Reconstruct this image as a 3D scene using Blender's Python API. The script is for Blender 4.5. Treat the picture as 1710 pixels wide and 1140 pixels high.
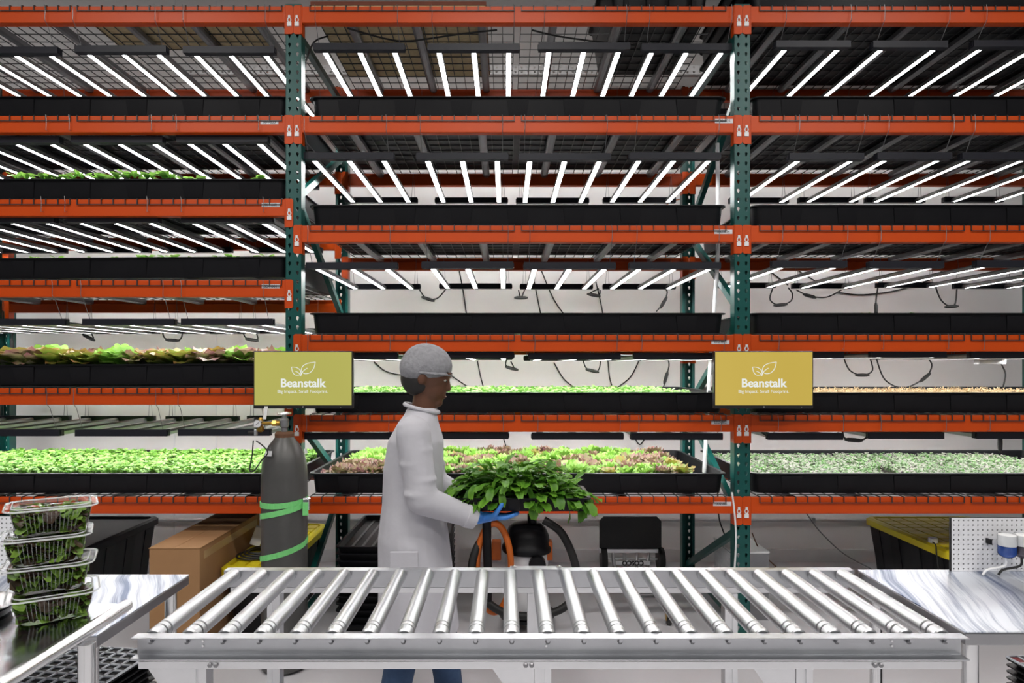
import bpy, bmesh, math, random
from mathutils import Vector, Matrix
import numpy as np
random.seed(7); np.random.seed(7)
for o in list(bpy.data.objects): bpy.data.objects.remove(o)
SC = bpy.context.scene
COL = SC.collection
F = 1140.0            # focal length in pixels of a 1710 x 1140 frame
CX, CY, CZ = 845.0, 610.0, 1.55

# ------------------------------------------------------------------ camera
cam_d = bpy.data.cameras.new('camera'); cam = bpy.data.objects.new('camera', cam_d); COL.objects.link(cam)
cam.location = (0, 0, CZ); cam.rotation_euler = (math.pi / 2, 0, 0)
cam_d.sensor_width = 36; cam_d.lens = F / 1710 * 36
cam_d.shift_x = (855 - CX) / 1710; cam_d.shift_y = (CY - 570) / 1710
cam_d.clip_start = 0.05
SC.camera = cam
# ------------------------------------------------------------------ world, room lights, exposure
w = bpy.data.worlds.new('world'); SC.world = w; w.use_nodes = True
w.node_tree.nodes['Background'].inputs[0].default_value = (0.86, 0.88, 0.92, 1)
w.node_tree.nodes['Background'].inputs[1].default_value = 0.17
LED_POWER = 46.0
def ceiling_lamp(x, y, sx, sy, watts):
    d = bpy.data.lights.new('ceiling_lamp', 'AREA'); d.shape = 'RECTANGLE'; d.size = sx; d.size_y = sy; d.energy = watts
    d.color = (1, 0.97, 0.94)
    o = bpy.data.objects.new('ceiling_lamp', d); COL.objects.link(o); o.location = (x, y, 4.55)
    return o
for lx in (-3.0, 0.0, 3.0):
    for ly in (-1.6, 1.2):
        ceiling_lamp(lx, ly, 1.2, 0.3, 56)
vs = SC.view_settings
vs.view_transform = 'Standard'; vs.look = 'None'; vs.gamma = 1; vs.use_curve_mapping = False; vs.exposure = 0.0

# ------------------------------------------------------------------ helpers
def PX(px, Y): return (px - CX) * Y / F
def PZ(py, Y): return CZ + (CY - py) * Y / F
def lin(r, g, b):
    f = lambda c: (c / 255 / 12.92) if c <= 10 else ((c / 255 + 0.055) / 1.055) ** 2.4
    return (f(r), f(g), f(b))

class MB:
    def __init__(s): s.v = []; s.f = []; s.t = []
    def face(s, pts):
        n = len(s.v); s.v += [tuple(p) for p in pts]; s.f.append(tuple(range(n, n + len(pts))))
    def box(s, x0, x1, y0, y1, z0, z1):
        n = len(s.v)
        s.v += [(x0, y0, z0), (x1, y0, z0), (x1, y1, z0), (x0, y1, z0), (x0, y0, z1), (x1, y0, z1), (x1, y1, z1), (x0, y1, z1)]
        s.f += [tuple(n + i for i in q) for q in ((3, 2, 1, 0), (4, 5, 6, 7), (0, 1, 5, 4), (1, 2, 6, 5), (2, 3, 7, 6), (3, 0, 4, 7))]
        return s
    def loft(s, rings, cap0=True, cap1=True, close=False):
        n = len(s.v); k = len(rings[0])
        for r in rings: s.v += [tuple(p) for p in r]
        m = len(rings)
        for i in range(m if close else m - 1):
            a = n + i * k; b = n + ((i + 1) % m) * k
            for j in range(k):
                j2 = (j + 1) % k
                s.f.append((a + j, a + j2, b + j2, b + j))
        if not close:
            if cap0: s.f.append(tuple(n + j for j in reversed(range(k))))
            if cap1: s.f.append(tuple(n + (m - 1) * k + j for j in range(k)))
        return s
    def tube(s, path, r, n=6, caps=True, closed=False):
        P = [Vector(p) for p in path]; m = len(P)
        rs = r if isinstance(r, (list, tuple)) else [r] * m
        rings = []; up = None
        for i in range(m):
            if closed: t = P[(i + 1) % m] - P[i - 1]
            else: t = P[min(i + 1, m - 1)] - P[max(i - 1, 0)]
            t.normalize()
            if up is None:
                up = Vector((0, 0, 1)) if abs(t.z) < 0.9 else Vector((1, 0, 0))
            a = (up - t * up.dot(t))
            if a.length < 1e-6: a = t.orthogonal()
            a.normalize(); b = t.cross(a); up = a
            rings.append([P[i] + (a * math.cos(q) + b * math.sin(q)) * rs[i] for q in (2 * math.pi * (j + 0.5) / n for j in range(n))])
        return s.loft(rings, caps, caps, closed)
    def rod(s, p, q, r, n=10): return s.tube([p, q], r, n)
    def lathe(s, prof, c=(0, 0, 0), n=24, axis='z', cap=True):
        rings = []
        for r, z in prof:
            ring = []
            for j in range(n):
                a = 2 * math.pi * j / n; u, v = r * math.cos(a), r * math.sin(a)
                p = (u, v, z) if axis == 'z' else ((u, z, -v) if axis == 'y' else (z, u, v))
                ring.append((c[0] + p[0], c[1] + p[1], c[2] + p[2]))
            rings.append(ring)
        return s.loft(rings, cap, cap)
    def ellipsoid(s, c, r, nu=16, nv=10, M=None):
        rings = []
        for i in range(nv + 1):
            t = math.pi * (i + 0.02) / (nv + 0.04); ring = []
            for j in range(nu):
                a = 2 * math.pi * j / nu
                p = Vector((r[0] * math.sin(t) * math.cos(a), r[1] * math.sin(t) * math.sin(a), -r[2] * math.cos(t)))
                if M: p = M @ p
                ring.append(p + Vector(c))
            rings.append(ring)
        return s.loft(rings)
    def capsule(s, p, q, r1, r2, n=12):
        p, q = Vector(p), Vector(q); d = (q - p).normalized(); path = []; rs = []
        for a in (-85, -60, -30, 0): path.append(p + d * r1 * math.sin(math.radians(a))); rs.append(r1 * math.cos(math.radians(a)))
        for a in (0, 30, 60, 85): path.append(q + d * r2 * math.sin(math.radians(a))); rs.append(r2 * math.cos(math.radians(a)))
        return s.tube(path, rs, n)
    def prism(s, poly, a0, a1, axis='x'):
        def P(u, v, a): return (a, u, v) if axis == 'x' else ((u, a, v) if axis == 'y' else (u, v, a))
        return s.loft([[P(u, v, a0) for u, v in poly], [P(u, v, a1) for u, v in poly]])
    def xform(s, M, i0=0):
        for i in range(i0, len(s.v)): s.v[i] = tuple(M @ Vector(s.v[i]))
        return s
    def mesh(s, name, mat, smooth=False, angle=35):
        me = bpy.data.meshes.new(name); me.from_pydata(s.v, [], s.f)
        if s.t and len(s.t) == len(s.v):
            at = me.attributes.new('tint', 'FLOAT', 'POINT'); at.data.foreach_set('value', np.array(s.t, dtype=np.float32))
        bm = bmesh.new(); bm.from_mesh(me); bmesh.ops.recalc_face_normals(bm, faces=bm.faces); bm.to_mesh(me); bm.free()
        me.materials.append(mat)
        if smooth:
            me.polygons.foreach_set('use_smooth', [True] * len(me.polygons))
            if angle: me.set_sharp_from_angle(angle=math.radians(angle))
        return me
    def build(s, name, mat, parent=None, smooth=False, w=True, bev=0, angle=35):
        o = bpy.data.objects.new(name, s.mesh(name, mat, smooth, angle)); COL.objects.link(o)
        if parent: put(o, parent, w)
        if bev:
            b = o.modifiers.new('bevel', 'BEVEL'); b.width = bev; b.segments = 2; b.limit_method = 'ANGLE'
        return o
WLOC = {}
def put(o, parent, w=True):
    """parent o; w: its mesh is in world coordinates (parents are never rotated then)"""
    o.parent = parent
    if w:
        base = WLOC.get(parent.name, Vector((0, 0, 0)))
        o.location = -base if parent.name in WLOC else Vector((0, 0, 0))
        # a sub-part of a part built in world coordinates shares that part's frame
def inst(name, me, parent=None, loc=(0, 0, 0), rot=(0, 0, 0), scale=None):
    o = bpy.data.objects.new(name, me); COL.objects.link(o); o.location = loc; o.rotation_euler = rot
    if scale: o.scale = scale
    if parent: o.parent = parent
    return o
def tag(o, label, cat, group=None, kind='thing'):
    o['label'] = label; o['category'] = cat; o['kind'] = kind
    if group: o['group'] = group
    return o
def thing(name, label, cat, loc=(0, 0, 0), group=None):
    o = bpy.data.objects.new(name, None); COL.objects.link(o); o.location = loc; o.empty_display_size = 0.05
    WLOC[o.name] = Vector(loc)
    return tag(o, label, cat, group)
def struct(o): o['kind'] = 'structure'; return o
def stuff(o): o['kind'] = 'stuff'; return o
def smoothpath(pts, n=6):
    P = [Vector(p) for p in pts]; out = []
    for i in range(len(P) - 1):
        a, b, c, d = P[max(i - 1, 0)], P[i], P[i + 1], P[min(i + 2, len(P) - 1)]
        for k in range(n):
            t = k / n
            out.append(0.5 * ((2 * b) + (c - a) * t + (2 * a - 5 * b + 4 * c - d) * t * t + (3 * b - a - 3 * c + d) * t ** 3))
    out.append(P[-1]); return out
def rrect(w, d, r, z, n=4, cx=0, cy=0):
    pts = []
    for sx, sy, a0 in ((1, 1, 0), (-1, 1, 90), (-1, -1, 180), (1, -1, 270)):
        for k in range(n + 1):
            a = math.radians(a0 + 90 * k / n)
            pts.append((cx + sx * (w / 2 - r) + r * math.cos(a), cy + sy * (d / 2 - r) + r * math.sin(a), z))
    return pts
def fuse(mb, name, mat, voxel, it=4, parent=None):
    me = bpy.data.meshes.new('fuse'); me.from_pydata(mb.v, [], mb.f)
    bm = bmesh.new(); bm.from_mesh(me); bmesh.ops.recalc_face_normals(bm, faces=bm.faces); bm.to_mesh(me); bm.free()
    t = bpy.data.objects.new('fuse', me); COL.objects.link(t)
    m = t.modifiers.new('r', 'REMESH'); m.mode = 'VOXEL'; m.voxel_size = voxel
    if it: q = t.modifiers.new('s', 'SMOOTH'); q.iterations = it; q.factor = 0.5
    dg = bpy.context.evaluated_depsgraph_get(); out = bpy.data.meshes.new_from_object(t.evaluated_get(dg)); out.name = name
    bpy.data.objects.remove(t); bpy.data.meshes.remove(me)
    out.polygons.foreach_set('use_smooth', [True] * len(out.polygons)); out.materials.clear(); out.materials.append(mat)
    o = bpy.data.objects.new(name, out); COL.objects.link(o)
    if parent: put(o, parent)
    return o
def text_mesh(name, s, size, loc, mat, parent, bold=0.0, spin=0, extrude=0.0006, width=None, rotx=90):
    c = bpy.data.curves.new('t', 'FONT'); c.body = s; c.size = size; c.align_x = 'CENTER'; c.align_y = 'CENTER'; c.extrude = extrude; c.offset = bold
    t = bpy.data.objects.new('t', c); COL.objects.link(t)
    dg = bpy.context.evaluated_depsgraph_get(); me = bpy.data.meshes.new_from_object(t.evaluated_get(dg)); me.name = name
    bpy.data.objects.remove(t); bpy.data.curves.remove(c)
    if width:
        xs = [v.co.x for v in me.vertices]; k = width / (max(xs) - min(xs))
        for v in me.vertices: v.co.x *= k; v.co.y *= k
    me.materials.clear(); me.materials.append(mat)
    M = Matrix.Translation(loc) @ Matrix.Rotation(math.radians(rotx), 4, 'X') @ Matrix.Rotation(math.radians(spin), 4, 'Z')
    me.transform(M)
    o = bpy.data.objects.new(name, me); COL.objects.link(o)
    if parent: put(o, parent)
    return o

# ------------------------------------------------------------------ materials
def pmat(name, c1, c2=None, scale=8, rough=0.5, metal=0.0, bump=0.0, bscale=60, stretch=(1, 1, 1), r2=None, spec=0.5, sheen=0):
    m = bpy.data.materials.new(name); m.use_nodes = True; nt = m.node_tree; N = nt.nodes; L = nt.links; b = N['Principled BSDF']
    b.inputs['Roughness'].default_value = rough; b.inputs['Metallic'].default_value = metal
    b.inputs['Specular IOR Level'].default_value = spec
    tc = N.new('ShaderNodeTexCoord'); mp = N.new('ShaderNodeMapping'); mp.inputs['Scale'].default_value = stretch
    L.new(tc.outputs['Object'], mp.inputs[0])
    nz = N.new('ShaderNodeTexNoise'); nz.inputs['Scale'].default_value = scale; nz.inputs['Detail'].default_value = 4
    L.new(mp.outputs[0], nz.inputs['Vector'])
    c2 = c2 or tuple(min(1, x * 1.15 + 0.004) for x in c1)
    mx = N.new('ShaderNodeMix'); mx.data_type = 'RGBA'; mx.inputs[6].default_value = (*c1, 1); mx.inputs[7].default_value = (*c2, 1)
    L.new(nz.outputs[0], mx.inputs[0]); L.new(mx.outputs[2], b.inputs['Base Color'])
    if r2 is not None:
        mr = N.new('ShaderNodeMapRange'); mr.inputs[3].default_value = rough; mr.inputs[4].default_value = r2
        mr.inputs[1].default_value = 0.3; mr.inputs[2].default_value = 0.7
        L.new(nz.outputs[0], mr.inputs[0]); L.new(mr.outputs[0], b.inputs['Roughness'])
    if bump:
        n2 = N.new('ShaderNodeTexNoise'); n2.inputs['Scale'].default_value = bscale; n2.inputs['Detail'].default_value = 3
        L.new(mp.outputs[0], n2.inputs['Vector'])
        bp = N.new('ShaderNodeBump'); bp.inputs['Strength'].default_value = bump; bp.inputs['Distance'].default_value = 0.01
        L.new(n2.outputs[0], bp.inputs['Height']); L.new(bp.outputs[0], b.inputs['Normal'])
    return m
def emat(name, c, s):
    m = bpy.data.materials.new(name); m.use_nodes = True; nt = m.node_tree; nt.nodes.clear()
    e = nt.nodes.new('ShaderNodeEmission'); e.inputs[0].default_value = (*c, 1); e.inputs[1].default_value = s
    o = nt.nodes.new('ShaderNodeOutputMaterial'); nt.links.new(e.outputs[0], o.inputs[0]); return m
def screen_mat(name, c1, c2):
    m = emat(name, c1, 1.0); nt = m.node_tree; N = nt.nodes; L = nt.links
    tc = N.new('ShaderNodeTexCoord'); nz = N.new('ShaderNodeTexNoise'); nz.inputs['Scale'].default_value = 3
    mx = N.new('ShaderNodeMix'); mx.data_type = 'RGBA'; mx.inputs[6].default_value = (*c1, 1); mx.inputs[7].default_value = (*c2, 1)
    L.new(tc.outputs['Object'], nz.inputs['Vector']); L.new(nz.outputs[0], mx.inputs[0])
    L.new(mx.outputs[2], [n for n in N if n.type == 'EMISSION'][0].inputs[0]); return m
def leaf_mat(name, ca, cb, rough=0.45):
    """colour runs from ca to cb along the attribute tint (a leaf's own pigment)"""
    m = pmat(name, ca, cb, 5, rough); nt = m.node_tree; N = nt.nodes; L = nt.links; b = N['Principled BSDF']
    at = N.new('ShaderNodeAttribute'); at.attribute_name = 'tint'
    mx = [n for n in N if n.type == 'MIX'][0]; nz = [n for n in N if n.type == 'TEX_NOISE'][0]; nz.inputs['Scale'].default_value = 40
    ad = N.new('ShaderNodeMath'); ad.operation = 'MULTIPLY_ADD'; ad.inputs[1].default_value = 0.5; L.new(nz.outputs[0], ad.inputs[0])
    sb = N.new('ShaderNodeMath'); sb.operation = 'SUBTRACT'; sb.inputs[1].default_value = 0.25
    L.new(at.outputs['Fac'], sb.inputs[0]); L.new(sb.outputs[0], ad.inputs[2]); ad.use_clamp = True
    L.new(ad.outputs[0], mx.inputs[0])
    tr = N.new('ShaderNodeBsdfTranslucent'); L.new(mx.outputs[2], tr.inputs[0])
    ms = N.new('ShaderNodeMixShader'); ms.inputs[0].default_value = 0.3
    L.new(b.outputs[0], ms.inputs[1]); L.new(tr.outputs[0], ms.inputs[2])
    L.new(ms.outputs[0], [n for n in N if n.type == 'OUTPUT_MATERIAL'][0].inputs[0]); return m
def clear_mat(name, tintc=(0.97, 0.98, 0.98), gloss=0.25):
    m = bpy.data.materials.new(name); m.use_nodes = True; nt = m.node_tree; N = nt.nodes; L = nt.links; N.clear()
    t = N.new('ShaderNodeBsdfTransparent'); t.inputs[0].default_value = (*tintc, 1)
    g = N.new('ShaderNodeBsdfGlossy'); g.inputs['Roughness'].default_value = 0.08
    nz = N.new('ShaderNodeTexNoise'); nz.inputs['Scale'].default_value = 30
    bp = N.new('ShaderNodeBump'); bp.inputs['Strength'].default_value = 0.15; L.new(nz.outputs[0], bp.inputs['Height']); L.new(bp.outputs[0], g.inputs['Normal'])
    lw = N.new('ShaderNodeLayerWeight'); lw.inputs[0].default_value = gloss
    x = N.new('ShaderNodeMixShader'); o = N.new('ShaderNodeOutputMaterial')
    L.new(lw.outputs['Fresnel'], x.inputs[0]); L.new(t.outputs[0], x.inputs[1]); L.new(g.outputs[0], x.inputs[2]); L.new(x.outputs[0], o.inputs[0]); return m
def brushed_painted_reflection(name, rot=0.0):  # brushed steel; rot turns the painted reflection streaks
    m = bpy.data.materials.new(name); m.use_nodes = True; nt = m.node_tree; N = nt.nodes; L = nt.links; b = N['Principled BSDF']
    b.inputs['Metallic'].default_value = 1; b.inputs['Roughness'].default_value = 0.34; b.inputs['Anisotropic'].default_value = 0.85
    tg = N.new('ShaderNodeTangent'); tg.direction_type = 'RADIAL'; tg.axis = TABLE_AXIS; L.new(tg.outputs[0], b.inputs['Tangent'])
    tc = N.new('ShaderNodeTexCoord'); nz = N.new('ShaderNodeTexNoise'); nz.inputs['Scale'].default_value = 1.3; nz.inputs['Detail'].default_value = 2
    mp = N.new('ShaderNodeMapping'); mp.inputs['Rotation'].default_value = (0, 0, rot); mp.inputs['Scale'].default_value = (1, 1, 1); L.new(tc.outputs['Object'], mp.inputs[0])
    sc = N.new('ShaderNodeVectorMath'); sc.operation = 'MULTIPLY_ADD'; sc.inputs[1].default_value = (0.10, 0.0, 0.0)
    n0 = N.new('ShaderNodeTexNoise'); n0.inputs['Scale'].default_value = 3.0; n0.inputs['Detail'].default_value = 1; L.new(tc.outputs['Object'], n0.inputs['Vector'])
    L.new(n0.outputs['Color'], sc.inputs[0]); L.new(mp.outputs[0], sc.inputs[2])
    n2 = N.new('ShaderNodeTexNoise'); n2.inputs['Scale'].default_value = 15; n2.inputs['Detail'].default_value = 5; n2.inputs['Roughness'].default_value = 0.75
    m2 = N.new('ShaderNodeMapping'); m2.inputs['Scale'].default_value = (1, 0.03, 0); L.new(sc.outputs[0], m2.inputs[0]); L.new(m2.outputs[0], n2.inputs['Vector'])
    cr = N.new('ShaderNodeValToRGB'); e = cr.color_ramp.elements; e[0].position = 0.38; e[0].color = (0.22, 0.27, 0.40, 1); e[1].position = 0.53; e[1].color = (0.90, 0.93, 0.98, 1)  # blue-grey and white reflection streaks painted into the base colour
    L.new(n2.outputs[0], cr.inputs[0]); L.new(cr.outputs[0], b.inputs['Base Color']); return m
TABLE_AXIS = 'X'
M = {}
M['orange'] = pmat('orange_paint', lin(204, 76, 4), lin(192, 64, 2), 3, 0.40, 0, 0.05, 160, spec=0.35)
M['teal'] = pmat('teal_paint', lin(10, 84, 78), lin(8, 70, 66), 4, 0.33)
M['black_plastic'] = pmat('black_plastic', (0.0045, 0.0045, 0.006), (0.008, 0.008, 0.0095), 12, 0.40, 0, 0.04, 220, spec=0.22)
M['black_rubber'] = pmat('black_rubber', (0.008, 0.008, 0.008), (0.016, 0.015, 0.014), 30, 0.55)
M['black_wire'] = pmat('black_wire', (0.026, 0.027, 0.028), None, 30, 0.38)
M['hanger'] = pmat('hanger_steel', (0.16, 0.16, 0.165), (0.3, 0.3, 0.3), 60, 0.35, 0.8)
M['led_case'] = pmat('dark_light_housing', (0.009, 0.0095, 0.015), None, 10, 0.42, spec=0.3)
M['alu'] = pmat('aluminium', (0.72, 0.73, 0.74), (0.82, 0.82, 0.83), 20, 0.32, 1.0)
M['channel'] = pmat('grey_deck_channel', (0.22, 0.22, 0.23), (0.32, 0.32, 0.33), 12, 0.38, 0.7)
M['galv'] = pmat('galvanised_steel', (0.46, 0.47, 0.49), (0.64, 0.65, 0.67), 9, 0.34, 1.0)
M['bar_alu'] = pmat('dull_aluminium', (0.40, 0.41, 0.41), (0.5, 0.5, 0.5), 20, 0.5, 1.0)
M['roller'] = pmat('roller_steel', (0.56, 0.57, 0.58), (0.68, 0.69, 0.70), 3, 0.33, 1.0)
M['steel'] = brushed_painted_reflection('stainless_painted_reflection', 0.33)
M['steel_b'] = brushed_painted_reflection('stainless_painted_reflection_b', -0.42)  # same steel, painted reflection streaks turned the opposite way, no wear
M['steel_c'] = pmat('polished_stainless', (0.62, 0.64, 0.67), (0.78, 0.80, 0.83), 5, 0.12, 1.0, 0.05, 4, (1, 0.4, 1), 0.2)
M['apron'] = pmat('stainless_apron', (0.34, 0.34, 0.35), (0.46, 0.46, 0.47), 6, 0.3, 1.0)
M['chrome'] = pmat('chrome', (0.72, 0.72, 0.72), None, 10, 0.24, 1.0)
M['led'] = emat('led_light', (0.99, 0.99, 0.985), LED_POWER)
M['wall'] = pmat('white_wall', lin(236, 234, 232), lin(242, 240, 238), 1.5, 0.7)
M['floor'] = pmat('grey_epoxy_floor', lin(212, 211, 215), lin(222, 221, 225), 1.2, 0.30, 0, 0.02, 20)
M['ceil'] = pmat('ceiling_paint', lin(205, 200, 194), None, 2, 0.8)
M['osb'] = pmat('strand_board', lin(192, 162, 112), lin(246, 228, 184), 34, 0.8, 0, 0.3, 40, (1, 2.2, 1))
M['osb_edge'] = pmat('stained_board_edge', lin(92, 44, 26), lin(120, 62, 38), 20, 0.7)
M['cardboard'] = pmat('cardboard', lin(150, 112, 74), lin(166, 126, 86), 5, 0.85)
M['yellow'] = pmat('yellow_plastic', lin(222, 200, 22), lin(232, 214, 40), 8, 0.42)
M['white_plastic'] = pmat('white_plastic', lin(225, 225, 225), None, 8, 0.4)
M['grey_metal'] = pmat('grey_cylinder_paint', lin(70, 70, 69), lin(92, 91, 89), 7, 0.4, 0.2, 0.05, 40)
M['brown'] = pmat('brown_rust', lin(88, 58, 38), lin(110, 74, 50), 18, 0.7)
M['brass'] = pmat('brass', lin(176, 140, 66), None, 20, 0.28, 1.0)
M['green_strap'] = pmat('green_webbing', lin(110, 206, 116), lin(134, 220, 136), 60, 0.6, 0, 0.2, 300)
M['rust_orange'] = pmat('vacuum_orange', lin(190, 92, 22), lin(205, 104, 30), 10, 0.45)
M['label'] = pmat('paper_label', lin(214, 214, 216), None, 8, 0.6)
M['ink'] = pmat('ink', (0.01, 0.01, 0.012), None, 8, 0.6)
M['peg'] = pmat('white_pegboard', lin(214, 214, 216), None, 6, 0.5)
M['dark'] = pmat('dark_backing', (0.02, 0.02, 0.022), None, 6, 0.8)
M['lattice'] = pmat('white_cell_rim', lin(214, 218, 226), None, 6, 0.4)
M['red'] = pmat('red_plug', lin(150, 20, 28), None, 10, 0.6)
M['soil'] = pmat('soil', lin(24, 18, 14), lin(52, 40, 30), 60, 0.95, 0, 0.5, 120)
M['bezel'] = pmat('monitor_bezel', (0.012, 0.012, 0.013), None, 8, 0.35)
M['screenA'] = screen_mat('screen_olive', lin(178, 174, 90), lin(186, 182, 98))
M['screenB'] = screen_mat('screen_ochre', lin(194, 168, 76), lin(203, 178, 88))
M['screen_white'] = emat('screen_white', lin(232, 236, 232), 1.0)
M['coat'] = pmat('white_coat_cloth', lin(180, 179, 185), lin(192, 191, 197), 6, 0.9, 0, 0.7, 9)
M['jeans'] = pmat('blue_denim', lin(40, 62, 92), lin(56, 80, 112), 60, 0.85)
M['skin'] = pmat('brown_skin', lin(84, 52, 34), lin(94, 58, 38), 10, 0.5)
M['hair'] = pmat('dark_hair', (0.012, 0.010, 0.009), None, 40, 0.55)
M['cap'] = pmat('grey_hair_net', lin(112, 112, 116), lin(160, 160, 164), 60, 0.8, 0, 0.4, 90)
M['glove'] = pmat('blue_glove', lin(52, 116, 196), lin(66, 132, 210), 12, 0.45)
M['shoe'] = pmat('dark_shoe', (0.02, 0.02, 0.022), None, 12, 0.6)
M['eye'] = pmat('eye_white', lin(176, 168, 160), None, 8, 0.3)
M['lip'] = pmat('lip', lin(92, 46, 38), None, 8, 0.5)
M['clear'] = clear_mat('clear_plastic', (0.985, 0.99, 0.99), 0.10)
M['clear_rim'] = pmat('cloudy_plastic_rim', lin(225, 228, 228), None, 8, 0.15); M['clear_rim'].node_tree.nodes['Principled BSDF'].inputs['Alpha'].default_value = 0.5
M['rib_clear'] = pmat('ribbed_plastic', lin(215, 220, 216), None, 8, 0.12); M['rib_clear'].node_tree.nodes['Principled BSDF'].inputs['Alpha'].default_value = 0.14
M['blue_liquid'] = pmat('blue_liquid', lin(22, 70, 150), None, 8, 0.2)
M['purple_liquid'] = pmat('dark_liquid', lin(70, 62, 72), None, 8, 0.25)
M['lettuce'] = leaf_mat('lettuce_green', lin(92, 150, 44), lin(156, 196, 92))
M['lettuce_red'] = leaf_mat('lettuce_burgundy', lin(118, 142, 66), lin(142, 90, 98))
M['lettuce_bronze'] = leaf_mat('lettuce_bronze', lin(112, 158, 50), lin(160, 100, 66))
M['basil'] = leaf_mat('seedling_green', lin(84, 146, 36), lin(168, 208, 104))
M['micro'] = leaf_mat('microgreen', lin(86, 152, 48), lin(170, 208, 120))
M['micro_pale'] = leaf_mat('pale_microgreen', lin(96, 156, 66), lin(196, 180, 184))
M['straw'] = leaf_mat('straw_sprout', lin(196, 160, 110), lin(232, 214, 176), 0.7)
M['salad'] = leaf_mat('salad_mix', lin(58, 96, 26), lin(136, 172, 62))
M['salad_red'] = leaf_mat('salad_red', lin(52, 26, 34), lin(84, 70, 40))
M['kale'] = leaf_mat('carried_greens', lin(44, 98, 20), lin(122, 178, 54))
# ------------------------------------------------------------------ the room
struct(MB().box(-8, 8, -4, 5.6, -0.12, 0).build('floor', M['floor']))
wb = struct(MB().box(-8, 8, 5.40, 5.55, 0, 4.7).build('wall_back', M['wall']))
struct(MB().box(-8, 8, -4, 5.6, 4.7, 4.8).build('ceiling', M['ceil']))
cz = PZ(868, 5.38)
tr = MB().rod((-6, 5.375, cz), (6, 5.375, cz), 0.012, 10).build('trim_1', M['alu'], None, True); struct(tr)
for sx_ in (-3.1, -0.3, 0.95, 2.4): MB().box(sx_, sx_ + 0.03, 5.355, 5.40, cz - 0.022, cz + 0.022).build('conduit_clip', M['alu'], tr)
bb = struct(MB().box(-8, 8, 5.382, 5.40, 0.0, 0.10).build('baseboard_back', M['white_plastic']))
for px in (290, 360): MB().box(PX(px, 5.4), PX(px, 5.4) + 0.012, 5.396, 5.402, 0, 4.7).build('panel_seam', M['white_plastic'], wb)

# ------------------------------------------------------------------ rack
D1, D2 = 3.80, 4.91
XA, XB = -1.183, 1.315
XS = [-3.62, XA, XB, XB + 2.498]
PW = 0.088; HP = PW / 2
ZL6, ZL5, ZL4, ZL3, ZL2, ZL1 = 3.547, 2.937, 2.327, 1.720, 1.273, 0.818
LEV = {'left': [0.818, 1.423, 2.023, 2.473, 2.937, 3.547], 'middle': [ZL1, ZL2, ZL3, ZL4, ZL5, ZL6], 'right': [ZL1, ZL2, ZL3, ZL4, ZL5, ZL6]}
BAY = {'left': (XS[0] + HP, XS[1] - HP), 'middle': (XS[1] + HP, XS[2] - HP), 'right': (XS[2] + HP, XS[3] - HP)}
ORD = ['lowest', 'second', 'third', 'fourth', 'fifth', 'top']
NTH = ['first', 'second', 'third', 'fourth', 'fifth', 'sixth', 'seventh', 'eighth', 'ninth', 'tenth', 'eleventh', 'twelfth', 'thirteenth', 'fourteenth', 'fifteenth', 'sixteenth', 'seventeenth', 'eighteenth', 'nineteenth', 'twentieth', 'twenty-first', 'twenty-second']

def perf_cells(mb, x0, z0, nx, nz, cw, ch, hole, y0, th):
    """flat plate of nx x nz cells in the x-z plane at y0, each with an open hole (8 points round)"""
    per = [(cw / 2, 0), (cw / 2, ch / 2), (0, ch / 2), (-cw / 2, ch / 2), (-cw / 2, 0), (-cw / 2, -ch / 2), (0, -ch / 2), (cw / 2, -ch / 2)]
    for i in range(nx):
        for k in range(nz):
            cx, cz = x0 + (i + 0.5) * cw, z0 + (k + 0.5) * ch; n = len(mb.v)
            for (u, v) in per: mb.v.append((cx + u, y0, cz + v))
            for (u, v) in hole: mb.v.append((cx + u, y0, cz + v))
            for (u, v) in hole: mb.v.append((cx + u, y0 + th, cz + v))
            for j in range(8):
                j2 = (j + 1) % 8
                mb.f.append((n + j, n + j2, n + 8 + j2, n + 8 + j)); mb.f.append((n + 8 + j, n + 8 + j2, n + 16 + j2, n + 16 + j))
TEAR = [(0.0085, 0.004), (0.006, 0.010), (0, 0.0125), (-0.006, 0.010), (-0.0085, 0.004), (-0.0045, -0.006), (0, -0.0145), (0.0045, -0.006)]
def post_mesh():
    mb = MB(); z0 = 0.012; n = 70; ch = 0.0507
    perf_cells(mb, -HP, z0, 2, n, HP, ch, TEAR, 0, 0.003)
    H = z0 + n * ch
    mb.box(-HP, -HP + 0.003, 0, 0.07, z0, H); mb.box(HP - 0.003, HP, 0, 0.07, z0, H)
    mb.box(-HP, -HP + 0.018, 0.067, 0.07, z0, H); mb.box(HP - 0.018, HP, 0.067, 0.07, z0, H)
    return mb.mesh('post', M['teal'])
POST = post_mesh()
FOOT = MB().box(-0.07, 0.07, -0.03, 0.10, 0, 0.012).mesh('foot_plate', M['teal'])
ZIG = {0: [(2.5, 3.05), (2.5, 1.9), (1.25, 1.9), (1.25, 0.72), (0.12, 0.68), (3.43, 3.43), (0.10, 0.10)]}
ZIG[1] = ZIG[0]
ZIG[2] = [(3.1, 2.5), (1.87, 2.5), (1.8, 1.25), (0.70, 1.22), (0.62, 0.12), (3.43, 3.43), (0.10, 0.10)]
ZIG[3] = ZIG[2]
FL = ['teal steel rack frame at the far left end of the racks', 'teal steel rack frame behind the olive screen, between left and middle bays',
      'teal steel rack frame behind the ochre screen, between middle and right bays', 'teal steel rack frame at the far right end of the racks']
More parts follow.
